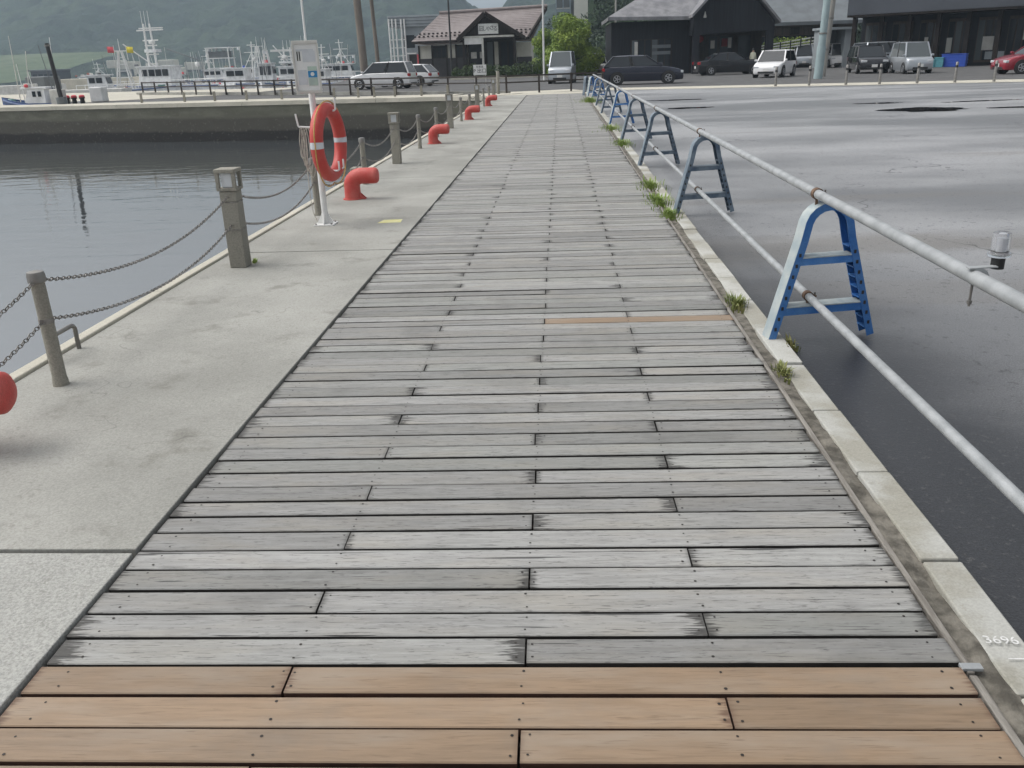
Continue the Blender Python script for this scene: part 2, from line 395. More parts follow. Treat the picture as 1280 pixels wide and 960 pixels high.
M['roof_tile'] = pm('brown_roof_tile', (.255,.22,.212), (.205,.175,.168), 2, .5, rnd=.06)
M['roof_grey'] = pm('grey_slate', (.25,.25,.26), (.15,.15,.16), 1.4, .55, fine=.3)
M['plaster'] = pm('cream_plaster', (.68,.66,.58), (.6,.58,.5), 2, .8); M['timber'] = pm('dark_timber', (.022,.018,.017), (.038,.03,.026), 6, .7, spec=.15, stretch=(1,1,.2))
M['wainscot'] = pm('dark_wainscot', (.055,.05,.052), (.04,.037,.038), 3, .7)
M['black_wall'] = pm('black_cladding', (.017,.018,.022), (.024,.026,.032), 1.5, .6, stretch=(6,6,.3), spec=.15)
M['slate_fascia'] = pm('slate_fascia', (.062,.070,.085), (.05,.056,.068), .6, .45)
M['brown_wall'] = pm('brown_boarding', (.085,.058,.042), (.05,.036,.028), 2, .7, stretch=(8,8,.4))
M['grey_clad'] = pm('grey_cladding', (.36,.40,.42), (.30,.33,.35), 1, .5); M['grey_dark'] = pm('dark_grey_cladding', (.16,.18,.19), (.12,.13,.14), 1, .5)
M['cream_block'] = pm('cream_render', (.60,.60,.54), (.52,.52,.47), .5, .8)
M['tower_grid'] = pm('tower_panel', (.26,.32,.36), (.22,.27,.30), .7, .5)
M['pole_grey'] = pm('pole_concrete', (.33,.32,.29), (.26,.25,.23), 1.5, .8); M['pole_teal'] = pm('pale_teal_paint', (.33,.42,.43), (.28,.36,.37), 2, .5)
M['pole_wood'] = pm('pole_wood', (.22,.19,.16), (.15,.13,.11), 2, .8, stretch=(1,1,.2))
M['rim'] = pm('alloy_rim', (.55,.56,.58), (.42,.43,.45), 5, .3, .8)
M['car_navy'] = pm('navy_car_paint', (.014,.018,.036), (.016,.02,.04), 2, .25, .2, coat=.9); M['car_black'] = pm('black_car_paint', (.010,.011,.015), (.012,.013,.018), 2, .25, .2, coat=.9)
M['car_white'] = pm('white_car_paint', (.80,.80,.80), (.76,.76,.76), 2, .3, 0, coat=.6); M['car_silver'] = pm('silver_car_paint', (.47,.50,.53), (.44,.47,.5), 2, .3, .5, coat=.6)
M['car_red'] = pm('red_car_paint', (.30,.014,.03), (.27,.014,.03), 2, .25, .2, coat=.8)
M['tail'] = pm('tail_lamp_red', (.42,.02,.025), (.3,.02,.02), 8, .2); M['head'] = glass_mat('head_lamp', (.6,.62,.64), .1)
M['plate'] = pm('number_plate', (.75,.75,.72), (.7,.7,.68), 3, .5); M['yellow'] = pm('yellow_paint', (.62,.58,.22), (.66,.64,.40), 12, .7)
M['flag_red'] = pm('red_flag_cloth', (.62,.08,.10), (.55,.09,.1), 4, .8); M['flag_yellow'] = pm('yellow_flag_cloth', (.75,.62,.05), (.6,.5,.05), 4, .8)
M['boat_white'] = pm('boat_white', (.78,.79,.79), (.58,.59,.59), 2.2, .45); M['boat_blue'] = pm('boat_blue', (.03,.07,.2), (.04,.09,.22), 1.2, .4)
M['boat_green'] = pm('boat_green', (.10,.22,.20), (.08,.18,.16), 1.2, .5); M['boat_pink'] = pm('boat_bottom_red', (.36,.14,.12), (.3,.12,.1), 1.2, .6)
M['boat_deck'] = pm('boat_deck', (.30,.33,.32), (.22,.25,.24), 2, .7)
M['crate_blue'] = pm('blue_crate_plastic', (.02,.07,.38), (.025,.08,.42), 4, .4); M['crate_teal'] = pm('teal_crate_plastic', (.10,.33,.38), (.09,.28,.33), 4, .4)
M['leaf_bright'] = leaf_mat('bright_leaf', (.16,.25,.035), (.30,.38,.07), (.12,.20,.035))
M['leaf_hedge'] = leaf_mat('hedge_leaf', (.03,.06,.018), (.06,.10,.03), (.045,.075,.02))
M['leaf_dark'] = leaf_mat('dark_leaf', (.018,.035,.016), (.035,.06,.024), (.022,.04,.02))
M['weed'] = leaf_mat('weed_leaf', (.16,.25,.05), (.28,.36,.10), (.20,.25,.08)); M['bark'] = pm('bark', (.09,.075,.06), (.05,.04,.032), 6, .9, bump=.5)
M['dry_weed'] = leaf_mat('dry_weed_leaf', (.30,.27,.12), (.20,.22,.08), (.15,.20,.06))
M['chalk'] = pm('white_chalk', (.72,.72,.71), (.52,.52,.50), 60, .9)
M['ink'] = pm('black_ink', (.02,.02,.02), (.03,.03,.03), 6, .7); M['print_blue'] = pm('blue_print', (.03,.22,.45), (.04,.25,.5), 9, .6); M['print_grey'] = pm('grey_print', (.58,.60,.62), (.5,.52,.54), 9, .6)
M['print_green'] = pm('green_print', (.45,.55,.47), (.38,.46,.42), 9, .6)
M['lantern'] = pm('red_lantern', (.22,.015,.018), (.15,.012,.014), 6, .7)
M['skin'] = pm('skin', (.5,.33,.25), (.45,.3,.22), 9, .6); M['cloth_white'] = pm('pale_cloth', (.6,.6,.5), (.5,.5,.42), 9, .8); M['cloth_dark'] = pm('dark_cloth', (.03,.03,.04), (.02,.02,.03), 9, .8)

# ------------------------------------------------------------ setting: water, ground, quay
WZ = -1.75
o = struct(MB()._add([(-1600,-300,WZ),(1600,-300,WZ),(1600,2000,WZ),(-1600,2000,WZ)], [(0,1,2,3)]).build('harbour_water', M['water'], recalc=False))
# land: one slab with the basin cut out on the left
GP = [(-2.86,-40),(260,-40),(260,500),(-26,500),(-26,120),(-19,70),(-75,86),(-75,53.2),(-28.35,44.1),(-14.9,41.5),(-5.0,39.7),(-2.86,38.6)]
struct(MB().prism(GP, -6, -.075, 'xy').build('ground', M['dry_road']))
# wet car park
struct(MB().prism([(1.215,-20),(60,-20),(60,20),(18.6,36.6),(1.215,42.2)], -.07, -.03, 'xy').build('car_park', M['asphalt']))
struct(MB().prism([(1.0,44.0),(20.8,38.4),(70,15),(110,30),(110,110),(-1,110),(-1,46)], -.072, -.05, 'xy').build('road', M['dry_road']))

struct(MB().prism([(-20.5,56.5),(-19.5,69),(-74.8,85.6),(-74.8,56.5),(-30.5,47.2)], -.074, -.055, 'xy').build('far_quay_paving', M['coping']))
# boardwalk ---------------------------------------------------------------
DL, DR, PIT, BW, SKEW = -1.42, 1.012, .11466, .1035, .016
deck = struct(link('boardwalk', None))
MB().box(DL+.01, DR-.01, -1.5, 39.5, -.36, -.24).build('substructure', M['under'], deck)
for x in (-1.33, -.72, -.115, .395, .95):
    MB().box(x-.035, x+.035, -1.4, 39.4, -.238, -.050).build('joist', M['joist'], deck)
JT = [-.115, .395, -.73]                       # joint position repeats every three rows: centre, right, left
def board_geom(x0, x1, inner0, inner1):
    """chamfered plank between x0 and x1, cross-section in y/z; returns verts, faces, end distance"""
    c = (x0+x1)/2; w = BW/2; ch = .003; t = .03
    prof = [(-w, -t), (-w, -ch), (-w+ch, 0), (w-ch, 0), (w, -ch), (w, -t)]
    L = min(.2, (x1-x0)/3)
    xs = [(x0, 0), (x0+L, L), (x1-L, L), (x1, 0)]
    v = []; e = []
    for x, d in xs:
        for y, z in prof: v.append((x-c, y, z)); e.append(d)
    f = []
    for i in range(3):
        for k in range(6): f.append((i*6+k, (i+1)*6+k, (i+1)*6+(k+1) % 6, i*6+(k+1) % 6))
    f += [(0,1,2,3,4,5), tuple(range(23, 17, -1))]
    return c, v, f, e
def set_attr(me, name, vals):
    a = me.attributes.new(name, 'FLOAT', 'POINT'); a.data.foreach_set('value', vals)
EDGE_MI = [(0 if k in (1,2,3) else 1) for i in range(3) for k in range(6)]+[1,1]  # slot one paints gap shade on sides, underside and ends
pieces = {}
def piece(x0, x1, key, mat):
    k = (key, mat)
    if k not in pieces:
        c, v, f, e = board_geom(x0, x1, 0, 0)
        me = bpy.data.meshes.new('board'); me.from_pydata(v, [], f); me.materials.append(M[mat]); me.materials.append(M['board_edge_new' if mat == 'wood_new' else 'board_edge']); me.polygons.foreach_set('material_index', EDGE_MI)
        set_attr(me, 'end', e); set_attr(me, 'rnd', [0.0]*len(v)); pieces[k] = (c, me)
    return pieces[k]
FAR = dict(v=[], f=[], e=[], r=[])
Y0 = 1.9039; NEAR = 0
rowdata = []
for r in range(-22, 328):
    Yc = Y0 + r*PIT + random.gauss(0, .0016)
    j = JT[r % 3]; g = .0026
    rot = SKEW*(1-.3*random.random()) + random.gauss(0, .0012); dz = random.gauss(0, .0012)
    brown = (-5 <= r <= -1)
    le = DL + random.gauss(0, .006); re = DR + random.gauss(0, .004)
    jj = j + random.gauss(0, .006)
    rowdata.append((Yc, rot, dz, j))
    for side, (x0, x1) in enumerate(((le, jj-g), (jj+g, re))):
        near = r >= -6 and NEAR < 298
        mat = 'wood_new' if brown or (r == 27 and side == 1) else 'wood'
        if near:
            NEAR += 1
            nx0, nx1 = (DL, j-g) if side == 0 else (j+g, DR)
            c, me = piece(nx0, nx1, (r % 3, side), mat)
            ob = link('board', me, deck, (c+(jj-j)*.8+(.0012 if side else -.0012)*random.uniform(-1,1), Yc + c*rot, dz), (random.gauss(0,.014), random.gauss(0,.0010), rot))
            if random.random() < .5: ob.scale = (1, random.uniform(.935, 1.0), 1)
        else:
            c, v, f, e = board_geom(x0, x1, 0, 0); b0 = len(FAR['v']); rv = random.random()
            FAR['v'] += [(c+x*math.cos(rot), Yc+c*rot+y+x*math.sin(rot), z+dz) for x, y, z in v]
            FAR['f'] += [tuple(b0+i for i in q) for q in f]; FAR['e'] += e; FAR['r'] += [rv]*len(v)
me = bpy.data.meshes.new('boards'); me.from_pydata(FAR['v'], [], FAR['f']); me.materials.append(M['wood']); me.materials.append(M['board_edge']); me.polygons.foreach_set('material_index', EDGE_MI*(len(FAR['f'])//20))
set_attr(me, 'end', FAR['e']); set_attr(me, 'rnd', FAR['r'])
stuff(link('far_boards', me, deck))
# screw heads, two per joist line, sunk a little in the wood
nb = MB()
for Yc, rot, dz, j in rowdata[16:110]:
    for x in (-1.335, -.735, -.115, .395, .955):
        xs = (x-.022, x+.022) if abs(x-j) < .02 else (x,)
        for xx in xs:
            for yy in (-.030, .030):
                cx = xx + random.gauss(0, .004); cyy = Yc + cx*rot + yy + random.gauss(0, .003); rr = random.uniform(.0032, .0048)
                nb._add([(cx+rr*math.cos(t*math.pi/3), cyy+rr*math.sin(t*math.pi/3), dz+.0012) for t in range(6)], [(0,1,2,3,4,5)])
stuff(nb.build('screw_heads', M['nail'], deck, recalc=False))
# fascia plank along the right end of the boards
y = .0
while y < 39:
    L = 2.4 if y > 0 else 1.83
    MB().bbox(DR+.010, DR+.030, y+.004, y+L-.004, -.12, -.004+random.gauss(0,.002), .003).build('fascia_board', M['fascia'], deck)
    y += L
MB().bbox(DR-.002, DR+.052, 1.838, 1.862, -.006, .004, .002).build('metal_clip', M['galv'], deck)
# gutter with dirt between deck and kerb
gv = []; gf = []; NX = 5; ys = [i*.08 for i in range(-10, 520)]
for y in ys:
    for k in range(NX):
        x = DR+.030 + k*(.072)/(NX-1)
        gv.append((x, y, -.016 + .016*mnoise.noise((x*14, y*3.1, 0)) + .012*mnoise.noise((x*40, y*15, 4))))
for i in range(len(ys)-1):
    for k in range(NX-1): gf.append((i*NX+k, i*NX+k+1, (i+1)*NX+k+1, (i+1)*NX+k))
o = struct(MB()._add(gv, gf).build('gutter', M['dirt'], smooth=60, recalc=False))

# kerb stones -------------------------------------------------------------
kerb = struct(link('kerb', None))
km = MB().bbox(-.059, .059, -.2985, .2985, -.14, 0, .006).mesh('kerb_stone', M['kerb'])
KX = 1.166
kerb_line = []
for i in range(70):
    yy = 2.36 - .61*6 + i*.61 + .305
    link('kerb_stone', km, kerb, (KX+random.gauss(0,.003), yy, -.004+random.gauss(0,.003)), (0, random.gauss(0,.004), random.gauss(0,.004)))

# concrete apron on the water side ------------------------------------------
apron = struct(link('quay_apron', None))
SJ = [-2.4, 2.385, 7.15, 11.92, 16.69, 21.46, 26.23, 31.0, 35.77, 38.9]
for i in range(len(SJ)-1):
    b = MB().bbox(-2.842, DL-.012, SJ[i]+.012, SJ[i+1]-.012, -.16, .012, .004)
    b.build('concrete_slab', M['concrete_new'] if i == 0 else M['concrete'], apron)
MB().box(DL-.03, -2.84, -2.4, 38.9, -.3, -.17).build('slab_bed', M['under'], apron)
e0 = MB()
for i in range(21):
    y0 = -2 + i*1.95
    MB().bbox(-2.925, -2.848, y0+.003, y0+1.947, -.16, .03, .008).build('edge_strip', M['coping'], apron)
tag(MB().box(-2.90, -2.70, -38, 38.4, -5, -.165).build('quay_face', M['wall']), 'near concrete quay face dropping from the walkway edge to the water', 'quay wall')
# yellow paint mark and a faint red one
struct(MB()._add([(-1.83,8.42,.0135),(-1.60,8.44,.0135),(-1.61,8.62,.0135),(-1.80,8.60,.0135)], [(0,1,2,3)]).build('yellow_marking', M['yellow'], recalc=False))

# far basin wall -------------------------------------------------------------
wl = [(-2.9,38.55),(-5.0,39.66),(-14.9,41.45),(-28.35,44.05),(-75,53.1)]
wall = thing('basin_wall', 'far concrete basin wall with dark tide band and pale coping', 'sea wall')
for (ax, ay), (bx, by) in zip(wl, wl[1:]):
    d = Vector((bx-ax, by-ay, 0)); L = d.length; d.normalize(); n = Vector((d.y, -d.x, 0)); n = n if n.y < 0 else -n
    fb = MB(); A = Vector((ax, ay, 0)); B = Vector((bx, by, 0))
    fb._add([A+n*.04+Vector((0,0,-5)), B+n*.04+Vector((0,0,-5)), B+n*.04+Vector((0,0,-.1)), A+n*.04+Vector((0,0,-.1)), A-n*.3+Vector((0,0,-.1)), B-n*.3+Vector((0,0,-.1))], [(0,1,2,3),(3,2,5,4)])
    fb.build('wall_face', M['wall'], wall)
    k = max(1, int(L/3.0))
    for i in range(k):
        p0 = A+d*(L*i/k+.01); p1 = A+d*(L*(i+1)/k-.01); w = n*.09; iw = -n*2.6
        MB().hexa([p0+w+Vector((0,0,-.16)), p1+w+Vector((0,0,-.16)), p1+iw+Vector((0,0,-.16)), p0+iw+Vector((0,0,-.16)),
                   p0+w+Vector((0,0,.02)), p1+w+Vector((0,0,.02)), p1+iw+Vector((0,0,.02)), p0+iw+Vector((0,0,.02))]).build('coping_slab', M['coping'], wall)

# ------------------------------------------------------------ quay posts, lamps, chains
PX = -2.575
def thin_post(y, lab):
    t = thing('chain_post', lab, 'post', (PX, y, .012), 0, 'slim chain posts along the quay')
    MB().lathe([(.040,0),(.039,.02),(.035,.05),(.034,.53),(.035,.535)], n=16).build('shaft', M['stone_post'], t, 35)
    MB().lathe([(.037,.535),(.043,.54),(.043,.575),(.038,.59),(.02,.595)], n=16).build('cap', M['steel'], t, 35)
    MB().lathe([(.036,.33),(.037,.335),(.037,.35),(.036,.355)], n=16).build('chain_collar', M['chain'], t, 35)
    return t
def lamp_post(y, lab):
    t = thing('lamp_post', lab, 'lamp post', (PX, y, .012), 0, 'short square lamp posts along the quay')
    for z0, z1 in ((0,.30),(.304,.515),(.52,.60)):
        MB().bbox(-.066,.066,-.066,.066,z0,z1,.006).build('post_section', M['stone_post'], t)
    h = MB(); w = .078
    h.bbox(-w,w,-w,w,.603,.625,.004); h.build('lamp_base', M['stone_post'], t)
    for sx in (-1,1):
        for sy in (-1,1):
            x = sx*(w-.014); yy = sy*(w-.014)
            MB().box(x-.013,x+.013,yy-.013,yy+.013,.6245,.740).build('corner_pillar', M['stone_post'], t)
    MB().bbox(-w-.004,w+.004,-w-.004,w+.004,.7395,.768,.005).build('lamp_roof', M['stone_post'], t)
    MB().bbox(-.043,.043,-.043,.043,.6245,.7395,.008).build('lamp_glass', M['lens'], t)
    for z in (.517, .302): MB().bbox(-.0675,.0675,-.0675,.0675,z-.004,z+.004,.001).build('strap', M['chain'], t)
    return t
posts = []
nl = nt_ = 0
y = 6.63 - 2.36*3
k = 0
while y < 37:
    yy = 3.97 if abs(y-4.27) < .05 else y
    if k % 3 == 0:
        if y > 0:
            lamp_post(yy, ['square concrete lamp post in front of the water, nearest one', 'square concrete lamp post behind the red bollard by the lifebuoy', 'third square concrete lamp post along the quay edge', 'fourth square concrete lamp post along the quay edge', 'fifth and farthest square concrete lamp post along the quay'][nl]); nl += 1
        posts.append((yy, .56, .34, .07))
    else:
        if y > 2.5:
            thin_post(yy, 'slim grey chain post at the left edge, nearest to the camera' if nt_ == 0 else f'{ORD[nt_]} slim grey chain post along the quay, counted from the camera'); nt_ += 1
        posts.append((yy, .54, .34, .04))
    y += 2.36; k += 1
# chain links
lk = MB(); lp = [(math.cos(t)*.017*1, math.sin(t)*.010, 0) for t in [2*math.pi*i/8 for i in range(8)]]
lk.tube(lp, .0029, 4, closed=True)
LV, LF = lk.v, lk.f
def chain(p0, p1, sag, name_label):
    p0, p1 = Vector(p0), Vector(p1); N = 40; pts = []
    for i in range(N+1):
        t = i/N; q = p0.lerp(p1, t); q.z -= sag*4*t*(1-t); pts.append(q)
    ac = [0]
    for a, b in zip(pts, pts[1:]): ac.append(ac[-1]+(b-a).length)
    n = int(ac[-1]/.0262); b = MB(); seg = 0
    for i in range(n+1):
        s = ac[-1]*i/n
        while seg < N-1 and ac[seg+1] < s: seg += 1
        t = (s-ac[seg])/(ac[seg+1]-ac[seg]); q = pts[seg].lerp(pts[seg+1], t); d = (pts[seg+1]-pts[seg]).normalized()
        rot = d.to_track_quat('X', 'Z').to_matrix().to_4x4() @ Matrix.Rotation(math.pi/2*(i % 2)+.4, 4, 'X')
        b._add(LV, LF, Matrix.Translation(q) @ rot)
    return tag(b.build('chain', M['chain'], recalc=False), name_label, 'chain', 'sagging chains between the quay posts')
names = []
ci = 0
for (ya, ha, la, ra), (yb, hb, lb, rb) in zip(posts, posts[1:]):
    if yb < 2.5: continue
    if ci == 0: w1, w2 = 'left of the nearest slim post, leaving the picture', ''
    where = 'running off the left edge from the nearest slim post' if ci == 0 else ('between the nearest slim post and the nearest lamp post' if ci == 1 else f'in the {ORD[ci]} span along the quay')
    chain((PX, ya+ra, .012+ha), (PX, yb-rb, .012+hb), .145, 'upper rusty chain '+where)
    chain((PX, ya+ra, .012+la), (PX, yb-rb, .012+lb), .145, 'lower rusty chain '+where)
    ci += 1

# ladder hand loop by the nearest post
t = MB().tube([(-2.80,4.56,.0),(-2.80,4.56,.135),(-2.803,4.548,.152),(-2.80,4.53,.158),(-2.80,4.33,.158),(-2.80,4.31,.150),(-2.80,4.30,.13),(-2.80,4.30,.0)], .013, 10)
tag(t.build('ladder_handle', M['steel'], smooth=60), 'low bent steel ladder handle behind the nearest chain post', 'handle')

# red mooring bollards
def bollard(y, lab, x=-2.44):
    t = thing('mooring_bollard', lab, 'bollard', (x, y, .012), 0, 'red bent-pipe mooring bollards along the quay')
    pts = [(0,0,0),(0,0,.16)]
    for i in range(1, 8):
        a = math.pi/2*i/8; pts.append((.125*(1-math.cos(a)), 0, .16+.105*math.sin(a)))
    pts += [(.125,0,.265),(.27,0,.265)]
    rr = [.092]*len(pts); rr[0] = .096
    pts += [(.30,0,.265),(.318,0,.265),(.326,0,.265)]; rr += [.088,.068,.03]
    MB().tube(pts, rr, 24).build('pipe', M['red'], t, 50)
    MB().lathe([(.115,0),(.115,.012),(.098,.014)], n=24).build('base_ring', M['red'], t, 40)
    for s in (-1, 1):
        MB().prism([(0.07,0),(.16,0),(.07,.09)], s*.03-.006, s*.03+.006, 'xz').build('gusset', M['red'], t)
for i, yb in enumerate((3.17, 10.08, 16.95, 23.7, 30.4)):
    bollard(yb, ['red bent-pipe mooring bollard cut by the left edge of the photo', 'red bent-pipe mooring bollard right beside the lifebuoy stand', 'third red mooring bollard along the quay, beyond the second lamp post', 'fourth red mooring bollard along the quay', 'farthest red mooring bollard near the end of the walkway'][i], -2.45 if i else -2.615)
# concrete stub behind the bollard
tag(MB().bbox(-2.82,-2.66,11.55,11.75,.0,.20,.012).build('concrete_block', M['stone_post']), 'low concrete block at the edge behind the red bollard near the lifebuoy', 'block')

# ------------------------------------------------------------ lifebuoy stand
LX, LY = -2.35, 8.43
st = thing('lifebuoy_stand', 'white pole stand with base plate and hooks carrying the lifebuoy and notice', 'stand', (LX, LY, .012))
MB().bbox(-.10,.10,-.10,.10,0,.012,.003).build('base_plate', M['white'], st)
for a in range(4):
    c, s = math.cos(a*math.pi/2), math.sin(a*math.pi/2)
    MB()._add([(c*.028-s*.004,s*.028+c*.004,.012),(c*.085-s*.004,s*.085+c*.004,.012),(c*.028-s*.004,s*.028+c*.004,.12),(c*.028+s*.004,s*.028-c*.004,.012),(c*.085+s*.004,s*.085-c*.004,.012),(c*.028+s*.004,s*.028-c*.004,.12)], [(0,1,2),(5,4,3),(0,3,4,1),(1,4,5,2),(2,5,3,0)]).build('base_gusset', M['white'], st)
for a in range(4):
    MB().lathe([(.010,.0125),(.010,.022),(.004,.024)], ((-1)**a*.078, (-1)**(a//2)*.078, 0), 6).build('bolt', M['steel'], st)
MB().lathe([(.030,.012),(.030,1.30),(.026,1.31)], n=20).build('pole', M['white'], st, 40)
MB().lathe([(.0105,1.68),(.0095,2.6),(.004,2.62)], n=10).build('upper_mast', M['white'], st, 40)
MB().tube([(.02,0,1.08),(.20,-.01,1.08),(.215,-.01,1.09),(.215,-.01,1.20)], .009, 8).build('hook', M['white'], st, 60)
MB().tube([(.02,-.09,.53),(.20,-.09,.53),(.215,-.09,.54),(.215,-.09,.62)], .009, 8).build('hook', M['white'], st, 60)
MB().tube([(.02,.09,.53),(.20,.09,.53),(.215,.09,.54),(.215,.09,.62)], .009, 8).build('hook', M['white'], st, 60)
MB().tube([(-.02,0,.93),(-.16,0,.94),(-.165,0,.95),(-.18,0,1.06)], .009, 8).build('rope_hook', M['white'], st, 60)
# notice panel
nz = thing('notice_board', 'white framed safety notice board on top of the lifebuoy pole', 'notice board', (LX-.005, LY-.045, .012), .27)
MB().bbox(-.118,.118,-.012,.0,1.25,1.69,.006).build('panel', M['white'], nz)
fr = [(-.118,.118,1.675,1.705),(-.118,.118,1.242,1.27)]
for x0, x1, z0, z1 in fr: MB().bbox(x0,x1,-.024,-.0125,z0,z1,.003).build('frame', M['offwhite'], nz)
for x in (-.112,.112): MB().bbox(x-.009,x+.009,-.024,-.0125,1.27,1.675,.003).build('frame', M['offwhite'], nz)
MB().box(-.085,.075,-.0145,-.0122,1.615,1.63).build('print', M['print_grey'], nz)
MB().box(-.03,.085,-.0145,-.0122,1.52,1.615).build('print', M['print_grey'], nz)
for x in (-.075,-.055): MB().box(x-.005,x+.005,-.0145,-.0122,1.53,1.61).build('print', M['ink'], nz)
MB().box(-.085,-.005,-.0145,-.0122,1.32,1.45).build('print', M['print_grey'], nz)
MB().box(.005,.088,-.0145,-.0122,1.31,1.38).build('print', M['print_green'], nz)
MB().box(.005,.088,-.0145,-.0122,1.383,1.44).build('print', M['print_blue'], nz)
MB().box(.005,.088,-.0145,-.0122,1.443,1.48).build('print', M['print_green'], nz)
MB().lathe([(.018,-.0165),(.018,-.0147)], (.045,0,1.412), 12, 'y').build('print', M['white'], nz)
# ring
rg = thing('lifebuoy', 'red lifebuoy with silver reflective bands hanging on the white stand', 'lifebuoy', (LX+.125, LY-.03, .012), -.12)
RC, RO, RI = .79, .305, .062
b = MB(); b.tube([(0, math.cos(t)*RO, RC+math.sin(t)*RO) for t in [2*math.pi*i/48 for i in range(48)]], RI, 16, closed=True)
ob = b.build('ring', M['ring_red'], rg, 60)
for a0 in (0, 180):
    b = MB(); b.tube([(0, math.cos(t)*RO, RC+math.sin(t)*RO) for t in [R(a0-5+1.25*i) for i in range(9)]], RI+.002, 16, cap=False)
    b.build('reflective_band', M['reflect'], rg, 60)
b = MB()
pts = []
for i in range(64):
    t = 2*math.pi*i/64; rr = RO + RI + .012 + .035*abs(math.sin(2*t)); pts.append((.015, math.cos(t)*rr, RC+math.sin(t)*rr - .03*abs(math.sin(2*t))))
b.tube(pts, .006, 6, closed=True); b.build('grab_line', M['rope_orange'], rg, 60)
# rope coil on the left hook
rc = thing('rope_coil', 'coil of thin white rope hanging on the hook left of the lifebuoy pole', 'rope', (LX-.11, LY, .012))
for i in range(5):
    w = .020+.006*i; h = .14+.02*i+random.uniform(0,.03); x = .016*(i-2)
    b = MB(); b.tube([(x+w*math.cos(t)+random.gauss(0,.002), .012*(i-2)+.02*math.sin(t), .935-h*(1-math.sin(t))) for t in [2*math.pi*k/20 for k in range(20)]], .0045, 5, closed=True)
    b.build('rope_loop', M['rope'], rc, 60)
MB().tube([(-.02,0,.7),(-.015,0,.5),(-.02,.01,.3),(-.01,.02,.12),(.02,.03,.02)], .0045, 5).build('loose_end', M['rope'], rc, 60)

# ------------------------------------------------------------ blue A-frame barricades with pipes
def channel_path(pts, w, d, th=.006):
    """U-channel swept along pts in the x/z plane: outer web with two flanges pointing inwards"""
    secs = []
    N = len(pts)
    for i, p in enumerate(pts):
        a = Vector(pts[max(i-1,0)]); c = Vector(pts[min(i+1,N-1)]); t = (c-a).normalized(); n = Vector((-t.y, t.x))   # left normal
        P = Vector(p)
        q = [(P, -w/2), (P, w/2), (P+n*d, w/2), (P+n*d, w/2-th), (P+n*th, w/2-th), (P+n*th, -w/2+th), (P+n*d, -w/2+th), (P+n*d, -w/2)]
        secs.append([(u.x, yy, u.y) for u, yy in q])
    return MB().loft(secs)
AH = .745
def aframe_pts():
    pts = [(.305, 0), (.152, .55)]            # right foot up and over to the left foot (counter-clockwise: normals point inwards)
    for i in range(9):
        a = R(15 + 150*i/8); pts.append((.118*math.cos(a)*1.15, .615+.13*math.sin(a)))
    pts += [(-.152, .55), (-.305, 0)]
    return pts
AP = aframe_pts()
meshes = {}
def af_mesh(old):
    if old in meshes: return meshes[old]
    mat = M['blue_old'] if old else M['blue']
    d = {}
    d['frame'] = channel_path(AP, .095, .040).mesh('frame', mat, 35)
    # bleached outer skin: the sun-faded outer web, 1.5 mm proud
    secs = []
    for i, p in enumerate(AP):
        a = Vector(AP[max(i-1,0)]); c = Vector(AP[min(i+1,len(AP)-1)]); t = (c-a).normalized(); n = Vector((-t.y, t.x)); P = Vector(p)
        secs.append([((P-n*.0015).x, yy, (P-n*.0015).y) for yy in (-.0465,.0465)]+[((P+n*.001).x, yy, (P+n*.001).y) for yy in (.0465,-.0465)])
    d['outer_web'] = MB().loft(secs).mesh('outer_web', M['blue_worn' if not old else 'blue_worn_old'], 35)
    def rung(z, hw, h):
        return MB().box(-hw,hw,-.044,-.036,z-h,z).box(-hw,hw,.036,.044,z-h,z).mesh('rung_web', mat), MB().box(-hw+.004,hw-.004,-.047,.047,z+.0005,z+.007).mesh('rung_top', M['blue_worn' if not old else 'blue_worn_old'])
    d['r1'] = rung(.455, .152, .038); d['r2'] = rung(.185, .228, .042)
    # ribs inside the channel
    rb = MB()
    for s in (-1,1):
        for k in range(9):
            f = (k+.5)/9.5; x = s*(.294-.153*f); z = .012+.55*f
            rb.box(x-s*.034-.004 if s > 0 else x, x if s > 0 else x-s*.034+.004, -.041, .041, z-.0035, z+.0035)
    d['ribs'] = rb.mesh('ribs', mat)
    hl = MB()
    for s in (-1,1):
        for k in range(8):
            f = (k+1)/9.5; x = s*(.282-.153*f); z = .012+.55*f
            hl.bbox(x-.007,x+.007,-.0495,-.0473,z-.010,z+.010,.0009)
    d['slots'] = hl.mesh('slots', M['dark_trim'])
    d['saddle'] = MB().box(-.028,.028,-.05,.05,AH-.018,AH+.006).mesh('saddle', mat)
    meshes[old] = d; return d
TX, TZ, BX, BZ = 1.352, .778, 1.352, .222
ays = [4.66 + 4.06*i for i in range(9)]
def barricade(x, y, rz, lab, old, z=0, tilt=0):
    d = af_mesh(old)
    t = thing('barricade', lab, 'barricade', (x, y, z), rz, 'blue plastic A-frame barricades along the walkway')
    t.rotation_euler[1] = tilt
    for n in ('frame','outer_web','ribs','slots','saddle'):
        q = link(n, d[n], t)
        if n in ('ribs','slots'): q['kind'] = 'stuff'
    for k in ('r1','r2'):
        q = link('rung', d[k][0], t); link('rung_top', d[k][1], q)
    return t
labs = ['nearest bright blue A-frame barricade with faded outer face']+[f'{ORD[i]} blue A-frame barricade in the row along the kerb' for i in range(1,9)]
for i, y in enumerate(ays):
    barricade(1.425-.006*(i%3), y, random.gauss(.16,.03), labs[i], i in (1,2,3,5,6,8), -.008, -.02)
barricade(1.25, 36.1, .9, 'spare blue barricade standing askew at the far end of the row', False, -.02)
barricade(1.05, 37.0, 1.2, 'spare blue barricade leaning beside the fence at the walkway end', True, -.02)
y0 = -.2
